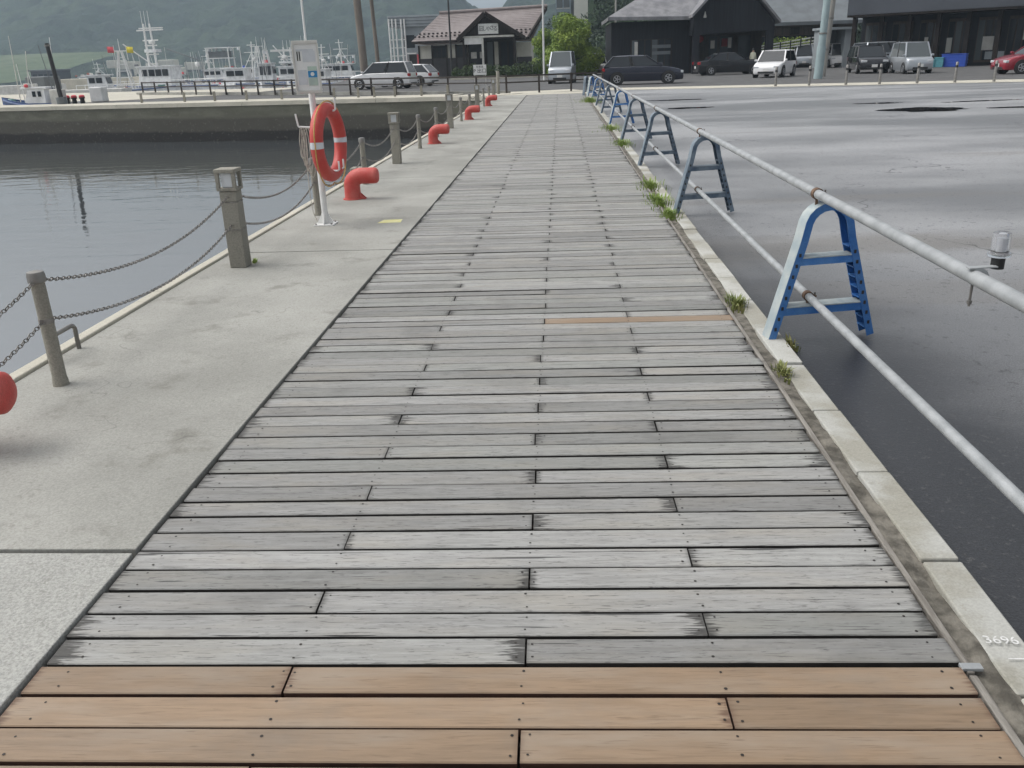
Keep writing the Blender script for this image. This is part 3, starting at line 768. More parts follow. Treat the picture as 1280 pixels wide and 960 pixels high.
for nm, X, Z, rr, lab in (('rail_pipe', TX, TZ, .0243, 'upper'), ('rail_pipe', BX, BZ, .0213, 'lower')):
    sp = [.55]+ays
    for i, (a, b_) in enumerate(zip(sp, sp[1:])):
        s = .05
        word = ['nearest','second','third','fourth','fifth','sixth','seventh','eighth','farthest'][i]
        ya = -1.0 if i == 0 else a-.12; dx = .012*((i%2)*2-1)*0
        t = thing('rail_pipe', f'{word} {lab} galvanised steel rail pipe on the blue barricades', 'pipe', (X, ya, Z+(i%2)*.0), 0, 'galvanised rail pipes on the barricades')
        L = b_-ya-.12
        MB().tube([(0,0,0),(0,L,0)], rr, 20).build('pipe', M['galv'], t, 40)
        if i < 8: MB().tube([(0,L,0),(0,L+.0,0),(0,L+.05,0)], [rr*.86]*3, 16).build('pipe_joint', M['galv'], t, 40)
    for i, y in enumerate(ays):
        t = thing('pipe_clamp', f'rusty clamp holding the {lab} pipe on the {"nearest" if i == 0 else ORD[i]} barricade', 'clamp', (X, y, Z), 0, 'rusty pipe clamps on the barricades')
        MB().lathe([(rr+.0015,-.020),(rr+.006,-.020),(rr+.006,.020),(rr+.0015,.020)], n=20, axis='y').build('band', M['rust'], t, 35)
        MB().box(rr+.004,rr+.024,-.012,.012,-.004,.004).build('lug', M['rust'], t)
        MB().cyl((rr+.016,0,-.018),(rr+.016,0,.02),.005,n=6).build('bolt', M['steel'], t)
        MB().bar((0,0,-rr-.006),(0,0,-rr-.034),.012,.012).build('stud', M['rust'], t)

# clear warning lamp clamped to the upper pipe
wl_ = thing('warning_lamp', 'clear plastic warning lamp on a metal clamp fixed to the upper rail pipe', 'lamp', (TX+.012, 2.83, TZ))
MB().bar((-.035,0,.030),(.055,.0,.034),.028,.004).build('bracket', M['galv'], wl_)
MB().bar((.0,-.0,-.032),(.03,.0,-.030),.05,.004).build('clamp_jaw', M['steel'], wl_)
MB().lathe([(.0275,-.014),(.031,-.014),(.031,.014),(.0275,.014)], n=18, axis='y').build('band', M['galv'], wl_, 35)
MB().cyl((-.012,0,-.028),(-.012,0,-.10),.0045,n=8).build('screw', M['steel'], wl_)
MB().lathe([(.008,-.062),(.009,-.058),(.009,-.05)], (-.012,0,-.03), 6).build('wing_nut', M['steel'], wl_)
MB().lathe([(.021,.022),(.021,.062)], (.068,.02,0), 20).build('socket', M['black'], wl_, 35)
MB().lathe([(.034,.062),(.036,.066),(.036,.074),(.030,.078)], (.068,.02,0), 24).build('lens_base', M['clear'], wl_, 35)
MB().lathe([(.028,.078),(.028,.128),(.027,.140),(.018,.143)], (.068,.02,0), 24).build('lens', M['clear'], wl_, 35)
MB().lathe([(.012,.080),(.012,.125)], (.068,.014,0), 10).build('reflector', M['reflect'], wl_, 35)

# ------------------------------------------------------------ weeds and chalk
def blades(b, c, n, h, spread, rv, lean=.5):
    for i in range(n):
        a = random.uniform(0, 2*math.pi); r = abs(random.gauss(0, spread)); x, y = c[0]+r*math.cos(a)*.45, c[1]+r*math.sin(a)
        hh = h*random.uniform(.4, 1.1); w = random.uniform(.0025, .006)*(1+h); d = Vector((math.cos(a)*.6, math.sin(a), 0))*hh*lean*random.uniform(.3,1.6)
        s = Vector((-math.sin(a), math.cos(a), 0))*w; p = Vector((x, y, c[2]))
        q = p + d*.4 + Vector((0,0,hh*.65)); t = p + d + Vector((0,0,hh*random.uniform(.6,1)))
        b._add([p-s, p+s, q+s, q-s, t], [(0,1,2,3),(3,2,4)]); rv += [random.random()]*5
def weed(c, n, h, spread, lab, mat='weed'):
    n = int(n*2.2)
    b = MB(); rv = []; blades(b, c, n, h, spread, rv)
    me = b.mesh('weed_tuft', M[mat], recalc=False); set_attr(me, 'rnd', rv)
    o = link('weed_tuft', me)
    if spread > .07 or (spread > .04 and n < 60): stuff(o); o['label'] = lab
    else: tag(o, lab, 'weeds', 'weed tufts growing along the kerb')
weed((1.10, 5.30, -.04), 130, .10, .075, 'dry green weed tuft on the kerb behind the nearest barricade', 'dry_weed')
weed((1.09, 4.05, -.04), 60, .09, .045, 'sparse dry weed tuft in the gutter in front of the nearest barricade', 'dry_weed')
weed((1.25, 4.52, -.04), 34, .07, .05, 'faint dry weeds at the foot of the nearest barricade', 'dry_weed')
weed((1.06, 8.55, -.04), 150, .12, .12, 'green weed clump at the foot of the second barricade')
weed((1.05, 9.35, -.04), 170, .13, .18, 'green weed clump just beyond the foot of the second barricade')
weed((1.08, 10.6, -.04), 150, .12, .22, 'green weeds in the gutter between the second and third barricades')
weed((1.10, 15.9, -.04), 140, .14, .25, 'green weeds in the gutter before the fourth barricade')
weed((1.09, 19.3, -.04), 150, .14, .35, 'pale green weeds in the gutter beyond the fourth barricade')
weed((1.05, 31.5, -.04), 300, .22, .55, 'tall green weeds beside the walkway at its far end')
weed((-2.50, 6.74, .01), 22, .05, .018, 'tiny green weed at the foot of the nearest lamp post')
weed((-2.70, 10.9, .01), 50, .16, .07, 'small green weeds behind the red bollard next to the lifebuoy')
# chalk number on the kerb
me = text_mesh('3696', .045, M['chalk'])
tag(link('chalk_writing', me, None, (1.160, 1.955, .0025), (0, 0, -.05)), 'white handwritten chalk number on the pale kerb stone', 'writing')
tag(MB().box(1.145,1.185,1.880,1.884,.0002,.0012).build('chalk_stroke', M['chalk']), 'short white chalk stroke under the number on the kerb', 'writing')

# puddles on the car park
PUD = glass_mat('puddle_water', (.02,.021,.022), .015)
def puddle(c, rx, ry, lab, seed, rot=0):
    pts = []
    for i in range(48):
        t = 2*math.pi*i/48; k = 1+.45*mnoise.noise((math.cos(t)*1.3+seed, math.sin(t)*1.3, seed))+.2*mnoise.noise((math.cos(t)*4+seed, math.sin(t)*4, 3))
        x, y = rx*k*math.cos(t), ry*k*math.sin(t); pts.append((c[0]+x*math.cos(rot)-y*math.sin(rot), c[1]+x*math.sin(rot)+y*math.cos(rot), -.0265))
    struct(MB()._add(pts, [tuple(range(48))]).build('puddle', PUD, recalc=False))
for i, (px, py, rx, ry, rt) in enumerate(((1152,137,.95,.8,.25),(1098,129,.8,.25,0),(1230,126,1.1,.2,.1),(1270,134,.8,.22,0),(845,125,1.0,.30,0),(862,135,.7,.35,.2))):
    g = G(px, py, -.03); puddle(g, rx, ry, '', i*1.7+2, rt)

# ------------------------------------------------------------ strip, posts and fence at the far side
def ribbon(name, pts, w, z0, z1, mat):
    ps = [Vector((x, y, 0)) for x, y in pts]; b = MB()
    for a, c in zip(ps, ps[1:]):
        d = (c-a).normalized(); n = Vector((-d.y, d.x, 0))*w
        b.hexa([a+Vector((0,0,z0)), c+Vector((0,0,z0)), c+n+Vector((0,0,z0)), a+n+Vector((0,0,z0)), a+Vector((0,0,z1)), c+Vector((0,0,z1)), c+n+Vector((0,0,z1)), a+n+Vector((0,0,z1))])
    return b.build(name, mat)
struct(ribbon('pale_verge', [(-2.6,41.0),(1.3,42.3),(18.7,36.7),(60,20.4)], 2.6, -.073, -.02, M['coping']))
struct(MB().box(-2.84,1.24,38.95,41.0,-.06,.004).build('end_paving', M['coping']))
def tube_post(p, h, lab, r=.055):
    t = thing('guard_post', lab, 'post', p, 0, 'thin dark posts along the pale verge')
    MB().lathe([(r,0),(r,h-.02),(r*.7,h)], n=12).build('shaft', M['steel'], t, 40)
    MB().lathe([(r+.003,h-.22),(r+.003,h-.12)], n=12).build('band', M['dark_trim'], t, 40)
for i, px in enumerate((970, 1012, 1058, 1100, 1147, 1194, 1243)):
    a = Vector((1.3,42.8,0)); d = Vector((17.4,-5.6,0)); g = None
    # intersect with the verge line
    v = FW + RT*((px-640)/FPX) + UP*((480-98)/FPX); v = Vector((v.x, v.y))
    s = (a.x*v.y-a.y*v.x)/(d.y*v.x-d.x*v.y); q = a+d*s
    tube_post((q.x, q.y, -.02), .80, f'{ORD[i]} thin dark guard post from the left on the pale verge')
FP = [(2.0,42.9),(-2.45,41.3),(-9.8,46.6),(-19.4,54.2),(-29.5,62.5)]
fence = thing('rail_fence', 'long dark brown two-rail fence between walkway end and road', 'fence')
for (ax, ay), (bx, by) in zip(FP, FP[1:]):
    A, B = Vector((ax,ay,0)), Vector((bx,by,0)); L = (B-A).length; n = max(1, round(L/1.75)); d = (B-A)/n
    for i in range(n+(1 if (bx,by) == FP[-1] else 0)):
        p = A+d*i
        MB().bbox(p.x-.045,p.x+.045,p.y-.045,p.y+.045,-.05,.80,.008).build('post', M['fence'], fence)
    for z, hh in ((.745,.075),(.47,.06)):
        for i in range(n):
            MB().bar(A+d*i+Vector((0,-.0,z)), A+d*(i+1)+Vector((0,0,z)), .06, hh).build('rail', M['fence'], fence)
struct(ribbon('roadside_kerb', [(-2.3,41.8),(-9.6,47.0),(-19.2,54.6),(-30,63.2)], .35, -.07, .10, M['concrete']))
tag(MB().lathe([(.075,-.02),(.075,.95),(.06,.99)], (-2.78,40.6,0), 14).build('fence_end_post', M['stone_post'], smooth=40), 'stout grey concrete post where the brown fence meets the walkway', 'post')
# small low posts standing on the coping of the basin wall
for i, px in enumerate((418,448,468,494,527,560,352,308,268,230,176)):
    ax, ay, bx, by = -5.0,40.9,-28.35,45.6
    v = FW + RT*((px-640)/FPX) + UP*((480-120)/FPX)
    dx, dy = bx-ax, by-ay; s = (ax*v.y-ay*v.x)/(dy*v.x-dx*v.y)
    t = thing('coping_post', f'small pale post on the basin wall coping, number {ORD[i]}' if False else f'short pale post on the far basin coping, {ORD[sorted((418,448,468,494,527,560,352,308,268,230,176)).index(px)]} from the left', 'post', (ax+dx*s, ay+dy*s, .02), 0, 'short posts on the far coping')
    MB().bbox(-.05,.05,-.05,.05,0,.42,.008).build('shaft', M['stone_post'], t)
    MB().bbox(-.055,.055,-.055,.055,.421,.45,.004).build('cap', M['stone_post'], t)

# ------------------------------------------------------------ cars
def wheel(t, x, y, r, side):
    w = MB().lathe([(r*.62,-.10),(r*.93,-.105),(r,-.08),(r,.08),(r*.93,.105),(r*.62,.10)], n=24, axis='y').build('wheel', M['black'], t, 40)
    w.location = (x, y, r)
    yy = side*.094
    rm = MB().lathe([(r*.62,min(yy,yy-side*.03)),(r*.62,max(yy,yy-side*.03))], n=20, axis='y').build('rim_well', M['dark_trim'], w, 40)
    b = MB()
    for k in range(5):
        a = 2*math.pi*k/5; p = Vector((math.cos(a), 0, math.sin(a)))*r*.58; b.bar((p.x*.05, side*.1, p.z*.05), (p.x, side*.1, p.z), .05*r/.3, .014, (0,1,0))
    b.build('rim', M['rim'], w)
    MB().tube([(math.cos(2*math.pi*k/20)*r*.58, side*.1, math.sin(2*math.pi*k/20)*r*.58) for k in range(20)], r*.045, 5, closed=True).build('rim_ring', M['rim'], w, 40)
def quadslab(vs, th=.012):
    vs = [Vector(v) for v in vs]; n = (vs[1]-vs[0]).cross(vs[3]-vs[0]).normalized()*th
    return MB().hexa([v for v in vs]+[v+n for v in vs])
def car(lab, loc, rz, L, Wd, H, kind, paint, glass='glass', group='cars parked beyond the car park', name='parked_car'):
    t = thing(name, lab, 'car' if kind != 'van' else 'van', loc, rz, group)
    h = Wd/2; P = M[paint]; r = .31 if kind != 'kei' else .28
    K = {  # stations: (x/L, top z/H, half width factor, bottom z);  cabin: rear-belt, front-belt, rear-roof, front-roof (x/L), belt z/H
     'hatch': ([(-.5,.50,.80,.30),(-.485,.60,.92,.22),(-.40,.635,.985,.18),(0,.63,1,.17),(.20,.62,1,.17),(.32,.585,.98,.18),(.44,.50,.92,.2),(.49,.43,.82,.22),(.5,.36,.74,.26)], (-.485,.23,-.36,.04), .62),
     'sedan': ([(-.5,.55,.80,.30),(-.49,.64,.90,.22),(-.36,.67,.97,.18),(0,.655,1,.17),(.20,.645,1,.17),(.33,.60,.98,.18),(.45,.52,.92,.2),(.49,.45,.82,.22),(.5,.38,.74,.26)], (-.37,.21,-.20,.05), .65),
     'suv': ([(-.5,.50,.84,.34),(-.49,.58,.93,.26),(-.40,.61,.99,.22),(0,.60,1,.2),(.24,.59,1,.2),(.36,.565,.98,.22),(.46,.52,.94,.24),(.49,.46,.86,.26),(.5,.38,.8,.3)], (-.485,.25,-.43,.11), .595),
     'kei': ([(-.5,.46,.88,.28),(-.49,.53,.95,.2),(-.40,.545,.99,.17),(0,.54,1,.16),(.26,.535,1,.16),(.38,.52,.99,.18),(.47,.47,.95,.2),(.49,.42,.9,.22),(.5,.34,.84,.26)], (-.485,.34,-.45,.20), .535),
     'van': ([(-.5,.46,.90,.32),(-.49,.52,.96,.24),(-.40,.535,.99,.2),(0,.53,1,.18),(.30,.525,1,.18),(.42,.50,.99,.2),(.48,.44,.95,.22),(.49,.40,.9,.24),(.5,.32,.86,.28)], (-.49,.43,-.47,.30), .525),
     'mini': ([(-.5,.49,.82,.30),(-.49,.575,.92,.22),(-.40,.60,.985,.18),(0,.595,1,.17),(.22,.585,1,.17),(.34,.55,.98,.18),(.45,.48,.92,.2),(.49,.41,.84,.22),(.5,.34,.76,.26)], (-.485,.26,-.42,.08), .585)}
    S, (rb, fb, rr_, fr), bz = K[kind]; rb *= L; fb *= L; rr_ *= L; fr *= L; zb = bz*H-.012; hb = h*.945; hr = h*.78; zr = H-.045
    secs = []
    for fx, fz, fw, z0 in S:
        x = fx*L; z1 = fz*H; w = h*fw; zm = z0+(z1-z0)*.62
        secs.append([(x,-w*.93,z0),(x,-w,z0+.09),(x,-w,zm),(x,-w*.985,z1-.05),(x,-w*.93,z1-.008),(x,-w*.5,z1+.004),(x,w*.5,z1+.004),(x,w*.93,z1-.008),(x,w*.985,z1-.05),(x,w,zm),(x,w,z0+.09),(x,w*.93,z0)])
    MB().loft(secs).build('body', P, t, 38)
    # cabin core (dark interior) and panes
    q = lambda x,y,z: Vector((x,y,z)); i_ = .03
    MB().hexa([q(rb+i_,-hb+i_,zb-.02),q(fb-i_,-hb+i_,zb-.02),q(fb-i_,hb-i_,zb-.02),q(rb+i_,hb-i_,zb-.02),q(rr_+i_,-hr+i_,zr),q(fr-i_,-hr+i_,zr),q(fr-i_,hr-i_,zr),q(rr_+i_,hr-i_,zr)]).build('interior', M['dark_trim'], t)
    gl = M[glass]; e = .06
    quadslab([q(fb-.006,hb-e,zb+.01),q(fb-.006,-hb+e,zb+.01),q(fr+.01,-hr+e*.8,zr-.03),q(fr+.01,hr-e*.8,zr-.03)]).build('windscreen', gl, t)
    quadslab([q(rb+.006,-hb+e,zb+.03),q(rb+.006,hb-e,zb+.03),q(rr_-.01,hr-e*.8,zr-.03),q(rr_-.01,-hr+e*.8,zr-.03)]).build('rear_window', gl, t)
    lerp = lambda a,b_,f: a+(b_-a)*f
    nwin = 3 if kind in ('van','suv') else 2
    for s in (-1,1):
        for k in range(nwin):
            f0, f1 = k/nwin+.025, (k+1)/nwin-.025
            a0, a1, b0, b1 = lerp(rb,fb,f0), lerp(rb,fb,f1), lerp(rr_,fr,f0), lerp(rr_,fr,f1); yb, yt = s*(hb-.002), s*(hr+.004)
            vs = [q(a0+.03,yb,zb+.015),q(a1-.03,yb,zb+.015),q(b1-.02,yt,zr-.035),q(b0+.02,yt,zr-.035)]
            quadslab(vs if s < 0 else vs[::-1], .008).build('side_window', gl, t)
        for k in range(nwin+1):   # pillars
            f = k/nwin; wd = .075 if k in (0, nwin) else .06
            MB().bar((lerp(rb,fb,f),s*(hb-.012),zb-.02),(lerp(rr_,fr,f),s*(hr-.004),zr+.005),wd,.05).build('pillar', P if k in (0,nwin) else M['dark_trim'], t)
        MB().bbox(fb-.10,fb+.04,s*(h+.03)-.06,s*(h+.03)+.06,zb+.03,zb+.14,.02).build('mirror', P, t)
        hx = S[-2][0]*L; 
        MB().bbox(hx-.16,hx+.03,min(s*h*.5,s*h*.86),max(s*h*.5,s*h*.86),S[-2][1]*H-.10,S[-2][1]*H+.02,.02).build('headlight', M['head'], t)
        MB().bbox(-L/2-.008,-L/2+.16,min(s*h*.62,s*h*.93),max(s*h*.62,s*h*.93),bz*H-.24,bz*H-.06,.02).build('tail_light', M['tail'], t)
        for x in (-.315*L, .315*L):
            MB().lathe([(r+.055,-.02),(r+.055,.02)], (x, s*(h-.012), r+.01), 24, 'y').build('wheel_arch', M['black'], t, 40)
            wheel(t, x, s*(h-.085), r, s)
    rf = []
    for f in (0,.12,.5,.88,1):
        x = lerp(rr_-.01, fr+.01, f); zz = H-.045+.045*(1-(2*f-1)**4)
        rf.append([(x,-hr-.01,zr-.02),(x,-hr*.9,zz-.005),(x,0,zz+.0),(x,hr*.9,zz-.005),(x,hr+.01,zr-.02),(x,0,zr-.03)])
    MB().loft(rf).build('roof', P, t, 50)
    MB().bbox(L/2-.05,L/2+.006,-h*.55,h*.55,.24,.36,.015).build('grille', M['dark_trim'], t)
    MB().bbox(-L/2-.006,-L/2+.05,-h*.7,h*.7,.26,.34,.015).build('rear_bumper', M['dark_trim'], t)
    MB().box(L/2+.006,L/2+.018,-.165,.165,.36,.52).build('number_plate', M['plate'], t)
    MB().box(-L/2-.02,-L/2-.006,-.165,.165,.46,.62).build('number_plate', M['plate'], t)
    return t
RG = -.05
def at(px, Y, z=RG):
    p = W(px, 90, Y); return (p.x, Y, z)
car('dark navy hatchback parked side-on beyond the end of the walkway', at(803,50), R(-4), 4.35, 1.75, 1.50, 'hatch', 'car_navy')
car('dark saloon car parked in front of the black building', at(911,64), R(6), 4.75, 1.80, 1.46, 'sedan', 'car_black')
car('small white hatchback facing the camera beside the tall double pole', at(968,55), R(-118), 3.8, 1.70, 1.52, 'mini', 'car_white')
car('black estate car facing the camera beside the silver people carrier', at(1083,57), R(-97), 4.3, 1.75, 1.60, 'suv', 'car_black')
car('silver people carrier parked behind the black car, nose to the right', at(1103,66), R(20), 4.7, 1.80, 1.80, 'suv', 'car_silver')
car('silver boxy small car facing the camera near the blue crates', at(1137,53.5), R(-93), 3.4, 1.48, 1.70, 'kei', 'car_silver', 'glass_grey')
car('dark red car cut off by the right edge of the photo', at(1296,47), R(184), 4.1, 1.70, 1.50, 'hatch', 'car_red')
car('white estate car seen from the side behind the brown fence', at(478,58,-.05), R(171), 4.15, 1.72, 1.62, 'mini', 'car_white', group='cars by the road')
car('second white car half hidden behind the white estate car', at(508,62,-.05), R(165), 4.2, 1.7, 1.4, 'hatch', 'car_white', group='cars by the road')
car('silver mini van facing the camera in front of the bright green tree', at(703,57), R(-96), 3.4, 1.48, 1.87, 'kei', 'car_silver', 'glass_grey', group='cars by the road')
car('pale van under the ramp behind the white hatchback', at(1002,80), R(-100), 3.4, 1.48, 1.85, 'van', 'car_silver', group='cars by the road')
car('white van parked by the small grey shed behind the double pole', at(1043,76), R(-95), 3.4, 1.48, 1.85, 'van', 'car_white', group='cars by the road')
car('white small truck-like van half hidden behind the bright tree', at(741,80), R(-70), 3.4, 1.48, 1.75, 'van', 'car_white', group='cars by the road')

# ------------------------------------------------------------ poles and signs
def pole(name, lab, px, Y, h, r0, r1, mat, lean=0, n=14, z=-.05, bits=()):
    p = at(px, Y, z); t = thing(name, lab, 'pole', p)
    t.rotation_euler[1] = lean
    MB().lathe([(r0,0),(r1,h)], n=n).build('shaft', M[mat], t, 40)
    for kind, *a in bits:
        if kind == 'ring': MB().lathe([(a[1]+.02,a[0]),(a[1]+.02,a[0]+.08)], n=n).build('band', M['steel'], t, 40)
        if kind == 'arm': MB().bar((-a[1],0,a[0]),(a[1],0,a[0]),.08,.08).build('cross_arm', M['steel'], t)
        if kind == 'base': MB().lathe([(a[0],0),(a[0],a[1])], n=n).build('sleeve', M[a[2]], t, 40)
    return t
pole('utility_pole', 'pale teal painted pole, left one of the pair beside the white hatchback', 1023, 49, 9, .20, .16, 'pole_teal', .03, bits=(('ring',2.2,.2),('base',.23,1.6,'pole_teal')))
pole('utility_pole', 'grey concrete pole, right one of the pair near the small shed', 1028, 52, 10, .19, .15, 'pole_grey', .05, bits=(('ring',3,.19),('ring',1.4,.19)))
pole('flag_pole', 'slim white flagpole in front of the bright green tree', 680, 62, 9, .07, .05, 'white', .0)
pole('street_pole', 'thin dark pole in front of the restaurant roof', 565, 80, 7.6, .09, .07, 'dark_trim', .0, bits=(('ring',7.3,.08),('arm',7.0,.2)))
pole('timber_pole', 'thick weathered pole rising behind the white estate car', 456, 66, 12, .30, .24, 'pole_wood', -.02)
pole('timber_pole', 'slimmer weathered pole right of the thick one behind the white cars', 474, 68, 12, .16, .12, 'pole_wood', -.025)
pole('leaning_post', 'dark leaning post on the far basin coping at the left', 70, 46.2, 3.0, .12, .10, 'dark_trim', -.06, z=.02, bits=(('ring',2.85,.12),('base',.26,.35,'grey_dark')))
pole('thin_mast', 'thin pale pole behind the black building roof', 769, 118, 16, .14, .1, 'pole_grey')

def board_sign(lab, px, Y, z0, z1, w, txt, sz, rz=0):
    p = at(px, Y, -.05); t = thing('notice_sign', lab, 'sign', p, rz)
    for s in (-1,1): MB().box(s*w*.42-.02,s*w*.42+.02,-.02,.02,0,z1).build('leg', M['offwhite'], t)
    MB().bbox(-w/2,w/2,-.035,-.021,z0,z1,.006).build('board', M['white'], t)
    q = link('lettering', text_mesh(txt, sz, M['ink']), t, (0,-.038,z0+(z1-z0)*.38), (math.pi/2,0,0))
    q = link('lettering', text_mesh('駐車場', sz*.5, M['ink']), t, (0,-.038,z0+(z1-z0)*.78), (math.pi/2,0,0))
board_sign('small white board with black lettering on the fence before the restaurant', 600, 50, .75, 1.28, .72, 'P 出口', .26)

# ------------------------------------------------------------ foliage
def leaf_cloud(name, mat, parent, blobs, n, size, seed=1, flat=.6):
    """many leaf-sized faces in clumps; blobs: (centre, radii)"""
    rs = random.Random(seed); b = MB(); rv = []
    tot = sum(r[0]*r[1]*r[2] for c, r in blobs)
    for c, r in blobs:
        k = max(6, int(n*(r[0]*r[1]*r[2])/tot)); tone = rs.random()*.55
        for i in range(k):
            while True:
                d = Vector((rs.uniform(-1,1), rs.uniform(-1,1), rs.uniform(-1,1)))
                if .2 < d.length < 1: break
            d = d.normalized()*(d.length**.45)
            p = Vector(c)+Vector((d.x*r[0], d.y*r[1], d.z*r[2]))
            nrm = (d*.7+Vector((rs.gauss(0,.5), rs.gauss(0,.5), rs.gauss(0,.5)+.3))).normalized()
            a = nrm.orthogonal().normalized(); a = (Matrix.Rotation(rs.uniform(0,6.28), 3, nrm) @ a); bb = nrm.cross(a)
            s = size*rs.uniform(.55,1.3)
            b._add([p-a*s, p-bb*s*flat*.5, p+a*s, p+bb*s*flat*.5], [(0,1,2,3)]); rv += [min(1, tone+rs.random()*.45)]*4
    me = b.mesh(name, mat, recalc=False); set_attr(me, 'rnd', rv); return link(name, me, parent)
def tree(name, lab, loc, h, rad, mat, n, size, seed, group=None, nb=22, low=.25, squash=1.0):
    rs = random.Random(seed); t = thing(name, lab, 'tree', loc, 0, group)
    b = MB(); b.tube([(0,0,-.1),(.06*h*.1,0,h*.3),(0,.05,h*.6),(.03,0,h*.85)], [h*.022,h*.018,h*.012,h*.005], 8); b.build('trunk', M['bark'], t, 50)
    blobs = []
    for i in range(nb):
        f = low+(1-low)*(i+.5)/nb; rr = rad*math.sin(math.pi*min(1,(f-low)/(1-low)*.80+.16))**.7
        a = rs.uniform(0,6.28); d = rr*rs.uniform(.2,.85); c = Vector((math.cos(a)*d, math.sin(a)*d, h*f*.93)); s = rad*rs.uniform(.28,.5)
        blobs.append((c, (s, s, s*.75*squash)))
        if i % 2 == 0: MB().tube([(0,0,h*f*.55),tuple(c*.6+Vector((0,0,h*f*.2))),tuple(c)], [h*.009,h*.006,h*.002], 5).build('limb', M['bark'], t, 50)
    leaf_cloud('crown', M[mat], t, blobs, n, size, seed); return t
def hedge(lab, pts, h, w, n, seed):
    t = thing('hedge', lab, 'hedge', (pts[0][0], pts[0][1], -.05)); rs = random.Random(seed); blobs = []
    o0 = Vector((pts[0][0], pts[0][1], 0))
    for a, c in zip(pts, pts[1:]):
        A, B = Vector((a[0],a[1],0))-o0, Vector((c[0],c[1],0))-o0; k = int((B-A).length/.6)+1
        for i in range(k):
            p = A.lerp(B, i/k); hh = h*rs.uniform(.75,1.1); blobs.append((p+Vector((rs.uniform(-.1,.1),rs.uniform(-.2,.2),hh*.5)), (.5,w,hh*.55)))
    leaf_cloud('foliage', M['leaf_hedge'], t, blobs, n, .09, seed)

# ------------------------------------------------------------ restaurant with brown tiled roof
RY = 86.0
def RX(px, py=60): return W(px, py, RY).x
def RZ(px, py): return W(px, py, RY).z
xL, xR = RX(524), RX(664)
rest = thing('restaurant', 'low restaurant with brown tiled roof, white walls and entrance gable', 'building', (xL, RY, -.05))
wd = xR-xL; ez = RZ(600,53)+.05; rz_ = RZ(600,14)+.05
def X(px): return RX(px)-xL
# walls
MB().box(0,wd,.0,8,.0,ez-.1).build('wall', M['plaster'], rest)
MB().box(-.06,X(584),-.08,-.003,0,RZ(550,73)+.05).build('wainscot', M['wainscot'], rest)
MB().box(X(646),wd+.05,-.08,-.003,0,RZ(650,71)+.05).build('wainscot', M['wainscot'], rest)
zw = RZ(550,73)+.05
for p0, p1 in ((540,558),(570,583)):
    w = MB().box(X(p0),X(p1),-.05,-.004,zw,ez-.15).build('window', M['timber'], rest)
    n = 3
    for i in range(n):
        a = X(p0)+.06+(X(p1)-X(p0)-.06)*i/n
        MB().box(a,a+(X(p1)-X(p0)-.06)/n-.06,-.06,-.0505,zw+.08,ez-.25).build('pane', M['glass'], w)
for p in (523.6,540,558,570,583):
    MB().box(X(p)-.08,X(p)+.08,-.095,-.002,0,ez-.1).build('timber_post', M['timber'], rest)
# main roof: hipped on the left, ridge jutting out on the right
yo = -1.0; yr = 4.0
A = (X(517), yo, RZ(517,52)+.05); B = (X(661), yo, RZ(661,46)+.05); C = (X(683), yr, rz_+.35); D = (X(546), yr, rz_+.1)
A2 = (X(517), 9, A[2]); B2 = (X(661), 9, B[2])
rf = MB(); th = .22
def slab(b, vs, t):
    b._add(vs+[(x,y,z-t) for x,y,z in vs], [tuple(range(len(vs))), tuple(range(2*len(vs)-1,len(vs)-1,-1))]+[(i,len(vs)+i,len(vs)+(i+1)%len(vs),(i+1)%len(vs)) for i in range(len(vs))])
for vs, nm in (([A,B,C,D],'front_slope'), ([B2,A2,D,C],'rear_slope'), ([A2,A,D],'hip_slope')):
    b = MB(); slab(b, vs, th); b.build(nm, M['roof_tile'], rest)
# tile courses on the front slope
b = MB()
for i in range(1, 16):
    f = i/16; p = Vector(A).lerp(Vector(D), f); q = Vector(B).lerp(Vector(C), f); n = Vector((0,-.55,.83))*.02
    b.bar(p+n*.4, q+n*.4, .05, .03)
stuff(b.build('tile_courses', M['roof_tile'], rest))
b = MB()
for row in (0.12,.22):
    for i in range(26):
        f = (i+.5*(row > .2))/26
        if .43 < f < .80: continue
        p = Vector(A).lerp(Vector(B), f).lerp(Vector(D).lerp(Vector(C), f), row)+Vector((0,-.03,.08)); b.bbox(p.x-.10,p.x+.10,p.y-.04,p.y+.04,p.z-.06,p.z+.06,.01)
stuff(b.build('snow_guards', M['timber'], rest))
MB().tube([(D[0]-.1,D[1],D[2]+.08),(C[0]+.1,C[1],C[2]+.08)], .17, 10).build('ridge', M['roof_tile'], rest, 50)
MB().bar((A[0],A[1]-.02,A[2]-.15),(B[0],B[1]-.02,B[2]-.15),.1,.2).build('eave_board', M['timber'], rest)
MB().bar((B[0],B[1],B[2]-.12),(C[0],C[1],C[2]-.12),.16,.30).build('verge_board', M['timber'], rest)
